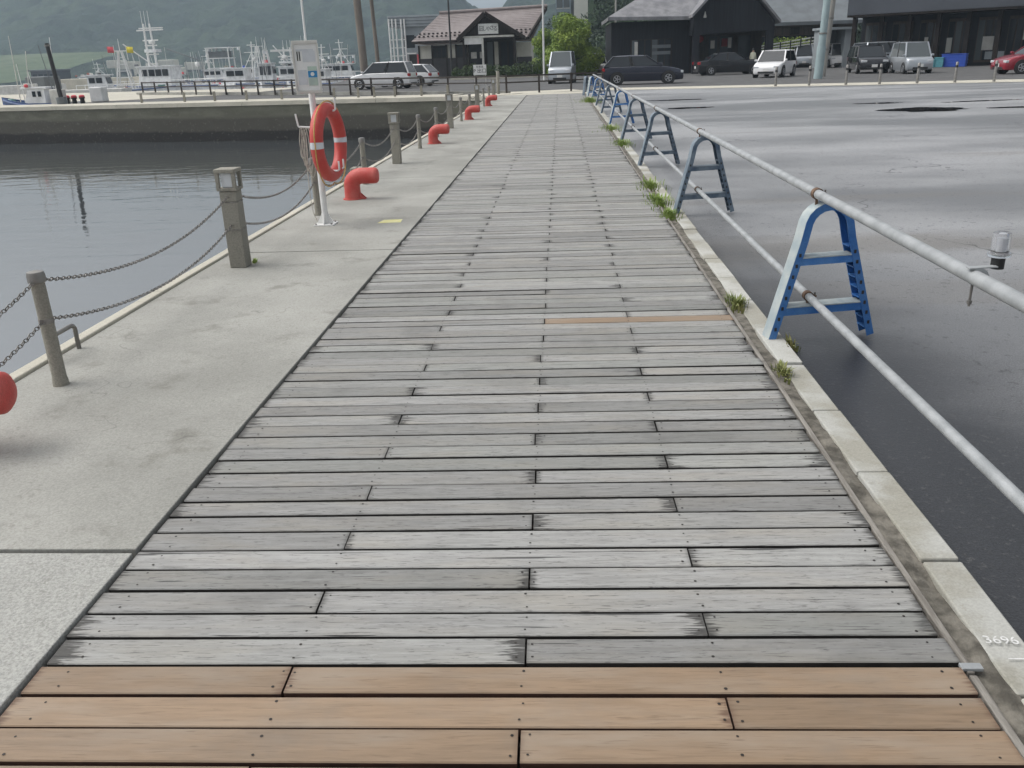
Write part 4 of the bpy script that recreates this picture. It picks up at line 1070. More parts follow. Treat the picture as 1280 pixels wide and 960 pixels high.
# entrance gable
gx0, gx1, gxa = X(577), X(658), X(611); gz0 = RZ(600,45)+.05; gza = RZ(611,17)+.05; gy = -3.4
for (x0,z0),(x1,z1) in (((gx0,gz0-.25),(gxa,gza)),((gx1,gz0-.25),(gxa,gza))):
    b = MB(); slab(b, [(x0,gy,z0),(x1,gy,z1),(x1,3.2,z1),(x0,1.2,z0)], .18); b.build('gable_slope', M['roof_tile'], rest)
    MB().bar((x0,gy-.05,z0-.12),(x1,gy-.05,z1-.10),.12,.34,(0,0,1)).build('barge_board', M['timber'], rest)
MB().prism([(gx0+.6,gz0-.05),(gx1-.6,gz0-.05),(gxa,gza-.35)], gy+.25, gy+.35, 'xz').build('gable_panel', M['timber'], rest)
MB().box(X(584),X(645),gy+.1,gy+.3,gz0-.22,gz0-.06).build('entrance_beam', M['offwhite'], rest)
for p in (584,607,645): MB().box(X(p)-.09,X(p)+.09,gy+.12,gy+.3,0,gz0-.2).build('porch_post', M['offwhite'] if p == 607 else M['timber'], rest)
MB().box(X(585),X(606),gy+.14,gy+.16,RZ(595,56)+.05,gz0-.22).build('entrance_curtain', M['white'], rest)
MB().box(X(585),X(645),-.10,-.003,0,gz0-.4).build('porch_back', M['timber'], rest)
for a, c, mm in ((587,604,'glass'),(609,616,'glass_grey'),(618,623,'plaster'),(626,634,'black_wall'),(636,645,'black_wall')):
    MB().box(X(a),X(c),-.14,-.101,.25,gz0-.55).build('entrance_panel', M[mm], rest)
for a, c in ((589,596),(600,603)): MB().box(X(a),X(c),-.5,-.42,RZ(595,73)+.05,RZ(595,65)+.05).build('menu_panel', M['offwhite'], rest)
sg = thing('restaurant_sign', 'white sign with black brush lettering on the restaurant gable', 'sign', (xL+X(614.5), RY+gy+.2, -.05))
s0, s1 = RZ(613,43.5)+.05, RZ(613,31)+.05; sw = (X(626)-X(602))/2
MB().bbox(-sw,sw,-.06,.0,s0,s1,.015).build('board', M['white'], sg)
for k, (ch, dz) in enumerate((('凪',0),('し',.02),('や',-.02),('さ',.05),('る',-.02))):
    link('brush_letter', text_mesh(ch, .46, M['ink']), sg, (-sw*.72+k*sw*.36,-.065,(s0+s1)/2+dz), (math.pi/2,0,0))
hedge('dark green clipped hedge in front of the restaurant entrance', [(RX(590),79.5),(RX(682),78.5)], 1.15, .6, 5200, 5)
hedge('small rounded shrubs left of the restaurant steps', [(RX(577),80),(RX(588),80)], .9, .5, 900, 6)
struct(MB().box(RX(575),RX(690),77.2,77.6,-.06,.12).build('hedge_kerb', M['coping']))
tree('green_tree', 'bright yellow-green leafy tree between restaurant and black building', (W(712,90,77).x,77,-.05), 4.7, 2.35, 'leaf_bright', 26000, .13, 11, nb=46, low=.08)
tree('green_tree', 'lower bright green bush-like tree beside the restaurant gable', (W(684,90,80).x,80,-.05), 3.7, 1.55, 'leaf_bright', 11000, .12, 12, nb=24, low=.06)

# ------------------------------------------------------------ tower block behind the tree
TY = 150
tw = thing('tower_block', 'slim tower with gridded blue-grey front and plain cream side', 'building', (W(695,40,TY).x, TY, 0))
g0 = 0; g1 = W(714,20,TY).x-W(695,20,TY).x; c1 = W(735,20,TY).x-W(695,20,TY).x
MB().box(g0,g1,0,8,0,26).build('grid_wing', M['tower_grid'], tw)
MB().box(g1+.5,c1,-.4,9,0,26.5).build('plain_wing', M['cream_block'], tw)
MB().box(g1,g1+.5,.5,8,0,26).build('recess', M['grey_dark'], tw)
for i in range(9):
    for k in range(2):
        x0 = .18+k*(g1-.2)/2; w = MB().box(x0,x0+(g1-.2)/2-.2,-.06,-.003,4+i*2.4,5.8+i*2.4).build('window', M['glass_grey'], tw)
        MB().box(x0-.05,x0+(g1-.2)/2-.15,-.12,-.061,4+i*2.4-.12,4+i*2.4).build('sill', M['offwhite'], w)
# ------------------------------------------------------------ silver industrial building left of the restaurant
IY = 104
ib = thing('industrial_building', 'silver grey industrial building with white pipes left of the restaurant', 'building', (W(492,50,IY).x, IY, -.05))
def IX(px): return W(px,60,IY).x-W(492,50,IY).x
def IZ(px,py): return W(px,py,IY).z+.05
MB().box(IX(503),IX(560),0,10,0,IZ(520,33)).build('hall', M['grey_clad'], ib)
MB().box(IX(488),IX(560),-.6,10.5,IZ(520,33),IZ(520,19)).build('upper_storey', M['grey_clad'], ib)
for i in range(3): 
    z = IZ(520,33)+(IZ(520,19)-IZ(520,33))*(i+.6)/3.4
    MB().box(IX(489),IX(560),-.66,-.601,z,z+.08).build('cladding_rib', M['grey_dark'], ib)
MB().box(IX(506),IX(519),-.1,-.003,IZ(512,60),IZ(512,44)).build('window', M['glass'], ib)
MB().box(IX(511),IX(520),-.1,-.003,.1,IZ(515,68)).build('door_opening', M['dark_trim'], ib)
MB().box(IX(510),IX(521),-.9,-.101,IZ(515,68)+.02,IZ(515,66)).build('canopy', M['white'], ib)
for px in (490,494,498.5,505,509): MB().tube([(IX(px),-.8,0),(IX(px),-.8,IZ(px,24))], .09, 8).build('pipe', M['white'], ib, 50)
for py in (78,70,60,50): MB().bar((IX(490),-.8,IZ(497,py)),(IX(509),-.8,IZ(497,py)),.08,.08).build('brace', M['white'], ib)
MB().bbox(IX(523),IX(528),-1.4,-.7,.0,IZ(525,68),.03).build('red_machine', M['flag_red'], ib)

# ------------------------------------------------------------ black building
BY = 72.0
def BX(px, Y=BY, py=60): return W(px,py,Y).x
def BZ(px, py, Y=BY): return W(px,py,Y).z+.05
bx0 = BX(764)
bb = thing('black_building', 'black timber building with grey slate roof and front gable', 'building', (bx0, BY, -.05))
def X2(px): return BX(px)-bx0
we = BZ(800,26)
MB().box(X2(764),X2(862),0,9,0,we-.05).build('wing_wall', M['black_wall'], bb)
b = MB(); slab(b, [(X2(759),-1.1,BZ(759,22)),(X2(860),-1.1,BZ(860,21)),(X2(905),4.5,BZ(880,-40)),(X2(852),4.5,BZ(860,-40))], .25); b.build('wing_roof', M['roof_grey'], bb)
b = MB(); slab(b, [(X2(759),-1.1,BZ(759,22)),(X2(852),4.5,BZ(860,-40)),(X2(759),10,BZ(759,22))], .25); b.build('wing_hip', M['roof_grey'], bb)
w = MB().box(X2(788),X2(840),-.06,-.003,.35,BZ(810,49)).build('window', M['timber'], bb)
for i in range(6):
    a = X2(789)+(X2(839)-X2(789))*i/6; MB().box(a+.05,a+(X2(839)-X2(789))/6-.05,-.075,-.0605,.55,BZ(810,50)).build('pane', M['glass'] if i % 3 else M['glass_grey'], w)
MB().box(X2(793),X2(797),-.11,-.076,1.2,BZ(810,52)).build('poster', M['offwhite'], w)
for py in (58,66): MB().box(X2(815),X2(838),-.11,-.076,BZ(826,py)-.12,BZ(826,py)+.12).build('shelf', M['grey_dark'], w)
# projecting gable
gy2 = -2.5
MB().prism([(X2(860),BZ(860,45)),(X2(957),BZ(957,38)),(X2(957),BZ(957,28)),(X2(905),BZ(905,-32)),(X2(860),BZ(860,20))], gy2, 8, 'xz').build('gable_wall', M['black_wall'], bb)
for p0, p1 in ((860,868),(948,957)): MB().box(X2(p0),X2(p1),gy2+.02,gy2+.5,0,BZ(905,32)).build('pier', M['black_wall'], bb)
MB().box(X2(862),X2(955),.9,1.1,0,BZ(905,32)).build('recess_wall', M['timber'], bb)
for a, c in ((888,898),(902,918),(925,940)):
    MB().box(X2(a),X2(c),.80,.899,.3,BZ(905,45)).build('shop_window', M['glass'], bb)
for a, c, z0, z1, mm in ((890,895,60,50,'cream_block'),(904,911,58,48,'lantern'),(912,916,60,47,'offwhite')): MB().box(X2(a),X2(c),.72,.799,BZ(905,z0),BZ(905,z1)).build('poster', M[mm], bb)
b = MB(); slab(b, [(X2(857),gy2-.6,BZ(857,20)),(X2(906),gy2-.6,BZ(905,-38)),(X2(906),8,BZ(905,-38)),(X2(857),4,BZ(857,20))], .22); b.build('gable_roof', M['roof_grey'], bb)
b = MB(); slab(b, [(X2(962),gy2-.6,BZ(957,27)),(X2(906),gy2-.6,BZ(905,-38)),(X2(906),8,BZ(905,-38)),(X2(962),8,BZ(957,27))], .22); b.build('gable_roof', M['roof_grey'], bb)
lt = thing('paper_lantern', 'round dark red lantern hanging at the black building entrance', 'lantern', (bx0+X2(870.5), BY+gy2+1.0, 0))
MB().lathe([(.10,-.26),(.24,-.18),(.29,0),(.24,.18),(.10,.26)], (0,0,BZ(871,49)-.05), 16).build('paper', M['lantern'], lt, 60)
MB().cyl((0,0,BZ(871,49)+.26),(0,0,BZ(871,49)+.6),.015,n=6).build('cord', M['dark_trim'], lt)
tag(MB().lathe([(.10,0),(.12,.05),(.05,.30),(.03,.42)], (bx0+X2(873), BY+gy2-.10, BZ(873,24)-.05), 10).build('wall_lamp', M['offwhite'], smooth=50), 'small pale lamp high on the black gable wall', 'lamp')

# ------------------------------------------------------------ link building, ramp, shed, right-hand shop
KY = 88
kb = thing('link_building', 'dark building with brown boarding and grey roof between the two black buildings', 'building', (W(950,40,KY).x, KY, -.05))
def X3(px): return W(px,50,KY).x-W(950,50,KY).x
def Z3(px,py): return W(px,py,KY).z+.05
MB().box(X3(946),X3(1072),.5,10,Z3(1000,44),Z3(1000,28)).build('boarded_wall', M['brown_wall'], kb)
MB().box(X3(946),X3(1072),.9,10,0,Z3(1000,44)-.003).build('base_wall', M['black_wall'], kb)
b = MB(); slab(b, [(X3(944),-.8,Z3(950,29)),(X3(1074),-.8,Z3(1070,25)),(X3(1074),7,Z3(1060,-50)),(X3(944),7,Z3(960,-45))], .3); b.build('roof', M['grey_dark'], kb)
MB().bar((X3(943),-1,Z3(944,9)),(X3(955),-1,Z3(953,16)),.15,.15).build('gutter_pipe', M['offwhite'], kb)
for i in range(6): 
    a = X3(952)+(X3(1060)-X3(952))*i/6; MB().box(a+.1,a+(X3(1060)-X3(952))/6-.4,.40,.499,Z3(1000,43),Z3(1000,34)).build('panel', M['brown_wall'] if i % 2 else M['timber'], kb)
rp = thing('access_ramp', 'rising ramp with white handrails behind the white hatchback', 'ramp', (W(948,60,80).x, 79, -.05))
def X4(px): return W(px,60,79).x-W(948,60,80).x
def Z4(px,py): return W(px,py,79).z+.05
b = MB(); b.hexa([(X4(949),0,0),(X4(1026),0,0),(X4(1026),1.6,0),(X4(949),1.6,0),(X4(949),0,Z4(950,70)-.2),(X4(1026),0,Z4(1024,58)),(X4(1026),1.6,Z4(1024,58)),(X4(949),1.6,Z4(950,70)-.2)]); b.build('ramp_body', M['wainscot'], rp)
for a, c in ((58,45),(61,49.5),(64,53)): MB().bar((X4(949),-.05,Z4(950,a)),(X4(1026),-.05,Z4(1024,c)),.07,.09).build('handrail', M['white'], rp)
for i in range(7):
    f = i/6; px = 950+75*f; MB().box(X4(px)-.05,X4(px)+.05,-.1,0,Z4(px,72)-.4,Z4(px,57-13*f)).build('baluster', M['dark_trim'], rp)
stuff(leaf_cloud('shrubs', M['leaf_bright'], None, [((W(962+i*9,60,83).x,83,W(962+i*9,58,83).z),(.7,.5,.8)) for i in range(6)], 1200, .14, 31))
sh = thing('grey_shed', 'small pale grey shelter with flat roof behind the double pole', 'shelter', (W(1026,60,74).x, 74, -.05))
def X5(px): return W(px,60,74).x-W(1026,60,74).x
def Z5(px,py): return W(px,py,74).z+.05
MB().box(X5(1024),X5(1068),-.2,2.4,Z5(1045,37),Z5(1045,34)).build('roof', M['grey_clad'], sh)
MB().box(X5(1055),X5(1066),0,2.2,0,Z5(1045,37)-.003).build('side_panel', M['grey_clad'], sh)
MB().box(X5(1026),X5(1034),0,2.2,0,Z5(1045,37)-.003).build('side_panel', M['grey_clad'], sh)
MB().box(X5(1034)+.01,X5(1055)-.01,2.1,2.2,Z5(1045,55),Z5(1045,37)-.003).build('back_pane', M['glass_grey'], sh)
# right-hand shop with deep slate fascia
a0, a1 = W(1064,60,70), W(1330,60,62)
shp = thing('long_shop', 'long dark shop building with deep slate-blue fascia at the right', 'building', (a0.x, 70, -.05))
ang = math.atan2(62-70, a1.x-a0.x); shp.rotation_euler[2] = ang
SL = (Vector((a1.x,62,0))-Vector((a0.x,70,0))).length
fz = W(1100,18,69).z+.05
MB().box(0,SL,-1.6,.4,fz,fz+4.2).build('fascia', M['slate_fascia'], shp)
MB().box(.05,SL-.05,1.8,9,0,fz+3.5).build('back_wall', M['black_wall'], shp)
MB().box(0,SL,-1.55,1.79,fz-.14,fz-.003).build('soffit', M['timber'], shp)
nb_ = 7
for i in range(nb_+1):
    x = .15+(SL-.3)*i/nb_; MB().box(x-.14,x+.14,-.3,.0,0,fz-.141).build('column', M['timber'], shp)
for i in range(nb_):
    x = .4+(SL-.3)*i/nb_; w_ = (SL-.3)/nb_-.5
    wn = MB().box(x,x+w_,1.70,1.79,.2,fz-.5).build('shop_front', M['brown_wall'], shp)
    for k in range(3): MB().box(x+w_*k/3+.05,x+w_*(k+1)/3-.05,1.66,1.699,.35,fz-.7).build('pane', M['glass'] if (i+k) % 4 else M['glass_grey'], wn)
for x, z0, z1, w_, mm in ((SL*.62,1.0,1.9,.7,'offwhite'),(SL*.64,.4,.9,1.2,'grey_clad'),(SL*.80,1.6,2.6,.5,'cream_block'),(SL*.34,.9,2.0,.25,'offwhite'),(SL*.45,.9,1.9,.35,'cream_block')):
    MB().box(x,x+w_,1.55,1.62,z0,z1).build('poster', M[mm], shp)
def crate(lab, px, Y, w, h, mat):
    t = thing('plastic_crate', lab, 'crate', at(px, Y), ang, 'plastic crates and tubs before the shop')
    MB().bbox(-w/2,w/2,-.3,.3,0,h,.03).build('tub', M[mat], t)
    for z in (.3,.55,.8): MB().bbox(-w/2-.015,w/2+.015,-.315,.315,h*z,h*z+.04,.008).build('rib', M[mat], t)
    MB().bbox(-w/2-.03,w/2+.03,-.33,.33,h+.002,h+.05,.012).build('rim', M[mat], t)
crate('big blue plastic crate in front of the long shop', 1191, 64.5, 1.55, .80, 'crate_blue')
crate('pale teal plastic tub left of the big blue crate', 1173, 64.8, .55, .60, 'crate_teal')
crate('dull teal plastic tub behind the silver boxy car', 1164, 65, .4, .50, 'crate_teal')
# person standing by the saloon car: pale top, dark trousers
def person(lab, px, Y, h=1.62):
    t = thing('person', lab, 'person', at(px, Y)); s = h/1.7
    me = bpy.data.meshes.new('body')
    J = [(0,0,.92),(0,0,1.15),(0,0,1.38),(0,-.01,1.50),(0,-.02,1.58),(0,-.02,1.68),(.09,0,.88),(.10,.01,.48),(.10,.0,.06),(.10,-.14,.03),(-.09,0,.88),(-.10,-.03,.48),(-.10,.0,.06),(-.10,-.14,.03),(.17,0,1.38),(.22,0,1.10),(.24,-.05,.84),(-.17,0,1.38),(-.22,0,1.10),(-.20,-.10,.86)]
    Rr = [.14,.125,.145,.05,.085,.075,.085,.06,.042,.035,.085,.06,.042,.035,.055,.042,.033,.055,.042,.033]
    E_ = [(0,1),(1,2),(2,3),(3,4),(4,5),(0,6),(6,7),(7,8),(8,9),(0,10),(10,11),(11,12),(12,13),(2,14),(14,15),(15,16),(2,17),(17,18),(18,19)]
    me.from_pydata([Vector(j)*s for j in J], E_, [])
    o = link('body', me, t); md = o.modifiers.new('skin', 'SKIN'); 
    for i, v in enumerate(me.skin_vertices[0].data if me.skin_vertices else []): v.radius = (Rr[i]*s, Rr[i]*s*.8)
    if not me.skin_vertices:
        bm = bmesh.new(); bm.from_mesh(me); ly = bm.verts.layers.skin.verify()
        for i, v in enumerate(bm.verts): v[ly].radius = (Rr[i]*s, Rr[i]*s*.8); v[ly].use_root = (i == 0)
        bm.to_mesh(me); bm.free()
    o.modifiers.new('sub', 'SUBSURF').levels = 1; o.modifiers['sub'].render_levels = 1
    mt, nt, p = newmat('person_cloth'); b = NB(nt); sx = b.n('ShaderNodeSeparateXYZ'); b.put(sx.inputs[0], b.n('ShaderNodeTexCoord').outputs['Object'])
    z = sx.outputs[2]; c = b.mix(b.math('GREATER_THAN', z, .95*s), (.03,.03,.04), (.62,.61,.48)); c = b.mix(b.math('GREATER_THAN', z, 1.46*s), c, (.45,.3,.22)); nt.links.new(c, p.inputs['Base Color'])
    me.materials.append(mt)
    hr = MB().lathe([(.02,1.555),(.09,1.60),(.098,1.66),(.075,1.73),(.02,1.765)], (0,.012,0), 14).build('hair', M['ink'], t, 60); hr.scale = (s,s,s)
person('person in pale top and dark trousers standing at the black building', 940, 69)

# ------------------------------------------------------------ boats
def boat(lab, px, Y, L, rz, hull='boat_white', cabin=(0,.34,1.7), mast=None, kind='mast', fb=1.0, extra=(), name='fishing_boat'):
    Y *= 1.22 if name == 'fishing_boat' else 1; p = W(px, 95, Y); t = thing(name, lab, 'boat', (p.x, Y, WZ), rz, 'fishing boats moored in the harbour')
    Bm = L*.14; secs = []
    for f in (-.5,-.42,-.2,.05,.25,.38,.46,.5):
        w = Bm*(1-max(0,(f-.02)/.48)**2.2)*(1 if f > -.45 else .92)+.02; zt = fb+.20*max(0,f)**1.5*fb*3; x = f*L
        secs.append([(x-.0,-w,zt),(x,-w*.92,.45),(x,-w*.55,-.1),(x,0,-.35),(x,w*.55,-.1),(x,w*.92,.45),(x,w,zt),(x,w*.86,zt),(x,w*.84,zt-.25),(x,0,zt-.22),(x,-w*.84,zt-.25),(x,-w*.86,zt)])
    MB().loft(secs).build('hull', M[hull], t, 35)
    for s in (-1,1):
        pts = [(f*L, s*(Bm*(1-max(0,(f-.02)/.48)**2.2)+.05), fb+.20*max(0,f)**1.5*fb*3-.12) for f in (-.5,-.3,0,.2,.35,.46)]
        MB().tube(pts, .06, 6).build('rub_rail', M['boat_blue'], t, 50)
    cx, cl, ch = cabin; cx *= L; cl *= L; z0 = fb-.15
    MB().hexa([(cx-cl/2,-Bm*.6,z0),(cx+cl/2,-Bm*.6,z0),(cx+cl/2,Bm*.6,z0),(cx-cl/2,Bm*.6,z0),(cx-cl/2,-Bm*.55,z0+ch),(cx+cl/2-.35,-Bm*.55,z0+ch),(cx+cl/2-.35,Bm*.55,z0+ch),(cx-cl/2,Bm*.55,z0+ch)]).build('cabin', M['boat_white'], t)
    MB().bbox(cx-cl/2-.2,cx+cl/2+.05,-Bm*.62,Bm*.62,z0+ch+.002,z0+ch+.12,.03).build('cabin_roof', M['boat_white'], t)
    n = max(2, int(cl/1.0))
    for s in (-1,1):
        for i in range(n):
            a = cx-cl/2+.2+(cl-.7)*i/n; yy = s*Bm*.575
            MB().box(a,a+(cl-.7)/n-.15,min(yy,yy+s*.05),max(yy,yy+s*.05),z0+ch*.55,z0+ch*.88).build('window', M['glass'], t)
    for i in range(3):
        yy = -Bm*.5+Bm*i/3+.05; MB().hexa([(cx+cl/2-.18,yy,z0+ch*.5),(cx+cl/2-.12,yy,z0+ch*.5),(cx+cl/2-.12,yy+Bm/3-.1,z0+ch*.5),(cx+cl/2-.18,yy+Bm/3-.1,z0+ch*.5),(cx+cl/2-.30,yy,z0+ch*.9),(cx+cl/2-.24,yy,z0+ch*.9),(cx+cl/2-.24,yy+Bm/3-.1,z0+ch*.9),(cx+cl/2-.30,yy+Bm/3-.1,z0+ch*.9)]).build('window', M['glass'], t)
    zt = z0+ch+.1
    if mast:
        mx, mh = mast; mx *= L
        if kind == 'lattice':
            w0, w1 = .85, .16
            for sx in (-1,1):
                for s in (-1,1): MB().bar((mx+sx*w0,s*w0*.6,z0),(mx+sx*w1,s*w1,z0+mh),.12,.12).build('mast_leg', M['white'], t)
            for k in range(1,6):
                f = k/6; w = w0+(w1-w0)*f; ws = w*.6+.02; z = z0+mh*f
                for s in (-1,1):
                    MB().bar((mx-w,s*ws,z),(mx+w,s*ws,z),.08,.08).build('mast_rung', M['white'], t)
                    MB().bar((mx+s*w,-ws,z),(mx+s*w,ws,z),.08,.08).build('mast_rung', M['white'], t)
            MB().bar((mx-1.2,0,z0+mh),(mx+1.3,0,z0+mh),.1,.1).build('cross_arm', M['white'], t)
            MB().cyl((mx,0,z0+mh),(mx,0,z0+mh*1.3),.05,.02,8).build('antenna', M['white'], t)
        elif kind == 'twin':
            for s in (-.5,.55): MB().tube([(mx+s*1.0,0,z0),(mx+s*.7,0,z0+mh)], [.15,.10], 8).build('mast', M['white'], t, 50)
            for f, w in ((.52,.9),(.66,.85),(.74,1.1),(.9,1.9)): MB().bar((mx-w,0,z0+mh*f),(mx+w*.7,0,z0+mh*f),.12,.14).build('cross_arm', M['white'], t)
            MB().bbox(mx-1.0,mx+.5,-.5,.5,z0+mh*.55,z0+mh*.60,.02).build('platform', M['boat_white'], t)
            MB().lathe([(.05,0),(.35,.05),(.35,.3),(.05,.4)], (mx-.3,0,z0+mh*.68), 12).build('radar', M['white'], t, 50)
            MB().bar((mx-1.9,0,z0+mh*.93),(mx+1.0,0,z0+mh*.93),.18,.12).build('radar_scanner', M['white'], t)
            for dx in (-.35,.1,.5): MB().cyl((mx+dx,0,z0+mh*.9),(mx+dx,0,z0+mh*1.2),.04,.02,6).build('antenna', M['white'], t)
        else:
            MB().tube([(mx,0,z0),(mx-.25,0,z0+mh)], [.11,.06], 8).build('mast', M['white'], t, 50)
            for f, w in ((.55,.7),(.75,.9),(.92,.5)): MB().bar((mx-w-.2*f,0,z0+mh*f),(mx+w-.2*f,0,z0+mh*f),.08,.08).build('cross_arm', M['white'], t)
            for s in (-1,1): MB().bar((mx+s*.9,0,zt),(mx-.15,0,z0+mh*.75),.06,.06).build('stay', M['white'], t)
            MB().lathe([(.05,0),(.26,.04),(.26,.22),(.05,.3)], (mx-.35,0,z0+mh*.56), 10).build('radar', M['white'], t, 50)
    for k, *a in extra:
        if k == 'rail':
            for s in (-1,1):
                MB().tube([(a[0]*L,s*Bm*.8,fb+.55),(a[1]*L,s*Bm*.8,fb+.55)], .035, 6).build('rail', M['white'], t, 50)
                for i in range(6):
                    x = (a[0]+(a[1]-a[0])*i/5)*L; MB().cyl((x,s*Bm*.8,fb-.05),(x,s*Bm*.8,fb+.55),.03,n=6).build('stanchion', M['white'], t)
        if k == 'boom': MB().tube([(a[0]*L,0,a[1]),(a[2]*L,0,a[3])], .07, 6).build('boom', M[a[4]], t, 50)
        if k == 'lamps':
            for i in range(5):
                MB().lathe([(.03,0),(.13,.06),(.15,.2),(.05,.32)], ((a[0]+(a[1]-a[0])*i/4)*L,0,zt+a[2]), 10).build('fishing_lamp', M['lens'], t, 50)
            MB().bar((a[0]*L-.3,0,zt+a[2]+.36),(a[1]*L+.3,0,zt+a[2]+.36),.06,.06).build('lamp_bar', M['white'], t)
            for x in (a[0]*L-.2, a[1]*L+.2): MB().bar((x,0,zt-.05),(x,0,zt+a[2]+.33),.06,.06).build('lamp_stanchion', M['white'], t)
        if k == 'tower':
            x0, x1, h = a[0]*L, a[1]*L, a[2]
            for x in (x0,x1):
                for s in (-.7,.7): MB().bar((x,s,z0),(x,s,z0+h),.1,.1).build('tower_leg', M['white'], t)
            for f in (.45,.72,1): MB().bbox(x0-.15,x1+.15,-.8,.8,z0+h*f,z0+h*f+.10,.02).build('tower_deck', M['boat_white'], t)
            MB().bbox(x0+.1,x1-.1,-.5,.5,z0+h*.75,z0+h*.92,.05).build('tower_box', M['grey_dark'], t)
        if k == 'ball': MB().lathe([(.03,0),(.2,.1),(.26,.28),(.2,.46),(.03,.56)], (a[0]*L,0,a[1]), 12).build('dome', M['white'], t, 60)
    rs = random.Random(int(px*7))
    for i in range(9):      # gear lying on deck
        x = rs.uniform(-.45,.42)*L; yy = rs.uniform(-.6,.6)*Bm; sz = rs.uniform(.15,.38); z = fb-.1
        mm = rs.choice(['black','crate_blue','boat_green','rope','grey_dark','flag_red','boat_pink','offwhite','fence'])
        if abs(x-cx) < cl/2+.3: z = zt; sz *= .7
        if rs.random() < .5: MB().bbox(x-sz,x+sz,yy-sz*.7,yy+sz*.7,z,z+sz*1.3,.03).build('deck_gear', M[mm], t)
        else: MB().lathe([(sz*.3,0),(sz*.8,sz*.2),(sz*.9,sz*.7),(sz*.4,sz*1.2)], (x,yy,z), 9).build('buoy', M[mm], t, 60)
    for i in range(6):      # aerials and stays
        x = rs.uniform(-.3,.3)*L; hh = rs.uniform(1.0,2.6)*(1+ch*.2)
        MB().cyl((x,rs.uniform(-.4,.4)*Bm,fb),(x+rs.uniform(-.5,.5),0,fb+ch*.6+hh),.030,.018,5).build('aerial', M[rs.choice(['white','grey_dark','offwhite'])], t)
    for i in range(4):
        s = rs.choice((-1,1)); x = rs.uniform(-.35,.3)*L
        MB().lathe([(.05,-.28),(.14,-.2),(.16,0),(.14,.2),(.05,.28)], (x, s*(Bm*1.02+.12), fb*.55), 8).build('fender', M[rs.choice(['black','flag_red','offwhite'])], t, 60)
    return t
boat('white fishing boat with tall ladder-like lattice mast at the left', 158, 78, 11, R(8), cabin=(-.25,.2,1.6), mast=(-.02,4.0), kind='lattice', fb=1.5, extra=(('rail',-.45,.4),('boom',.02,6.0,.30,3.6,'white')))
boat('large white fishing boat with tall twin mast and wheelhouse', 206, 82, 15, R(172), cabin=(.04,.27,2.1), mast=(.08,6.6), kind='twin', fb=1.7, extra=(('rail',-.45,.45),('boom',-.05,5.5,-.3,4.2,'grey_dark'),('ball',-.28,3.5)))
boat('pinkish hulled boat lying low right of the large boat', 252, 92, 10, R(5), 'boat_pink', cabin=(-.3,.15,1.2), fb=1.6)
boat('white boat with square lamp tower and blue stern', 290, 86, 12, R(175), 'boat_white', cabin=(-.05,.24,1.7), fb=1.6, mast=(-.22,4.6), extra=(('tower',-.02,.20,4.0),('lamps',-.1,.2,1.9),('ball',.22,4.4)))
boat('white boat with low cabin and rounded bow in the middle of the fleet', 334, 80, 9, R(-80), 'boat_white', cabin=(-.05,.35,2.2), fb=1.5, mast=(-.1,3.6), kind='lattice', extra=(('lamps',-.2,.1,.9),))
boat('white boat with leaning boom left of the notice board', 362, 88, 11, R(10), 'boat_white', cabin=(.05,.3,1.7), fb=1.6, mast=(.0,3.9), kind='twin', extra=(('boom',.1,2.5,-.14,5.6,'white'),('rail',-.45,.4)))
boat('white boat with bare forked mast right of the notice board', 408, 84, 10, R(170), 'boat_white', cabin=(.1,.25,1.5), fb=1.4, mast=(.05,4.2), extra=(('rail',-.45,.45),))
boat('pale boat with railings nearest to the white estate car', 432, 96, 12, R(4), 'boat_white', cabin=(-.1,.4,1.6), fb=1.8, mast=(-.02,4.6), extra=(('rail',-.45,.45),('lamps',-.25,.1,.6)))
boat('distant white boat between the pink hulled boat and the lamp tower boat', 268, 120, 11, R(20), 'boat_white', cabin=(.0,.3,1.6), fb=1.6, mast=(-.05,5.0))
boat('distant boat with lattice mast behind the middle of the fleet', 318, 125, 12, R(165), 'boat_white', cabin=(.05,.25,1.6), fb=1.7, mast=(-.1,5.0), kind='lattice')
boat('distant boat with twin mast behind the notice board', 384, 118, 12, R(12), 'boat_white', cabin=(-.05,.3,1.8), fb=1.6, mast=(.0,5.2), kind='twin')
boat('distant pale green hulled boat far left of the big mast', 118, 118, 10, R(8), 'boat_green', cabin=(-.1,.25,1.4), fb=1.4, mast=(.1,3.6))
boat('small dark blue open boat moored at the far left basin corner', 42, 50, 4.6, R(175), 'boat_blue', cabin=(.0,.3,.9), fb=1.75, name='small_boat')
# flags on the lattice mast boat
for px, py, mm, lab in ((138,62,'flag_red','small pinkish red flag on the lattice mast boat'),(162,62,'flag_yellow','small yellow flag on the lattice mast boat')):
    p = W(px, py, 94.6); b = MB(); vs = []; n = 7
    for i in range(n+1):
        for j in (0,1): vs.append((p.x-.35+.7*i/n, p.y+.06*math.sin(i*1.3), p.z-.3+.6*j-.05*i/n))
    b._add(vs, [(2*i,2*i+2,2*i+3,2*i+1) for i in range(n)]); f = thing('flag', lab, 'flag')
    o = b.build('cloth', M[mm], f, 60, recalc=False); md = o.modifiers.new('s','SOLIDIFY'); md.thickness = .012
    MB().cyl((p.x-(.37 if px > 150 else -.37),p.y,p.z-1.0),(p.x-(.37 if px > 150 else -.37),p.y,p.z+.4),.025,n=6).build('staff', M['white'], f)
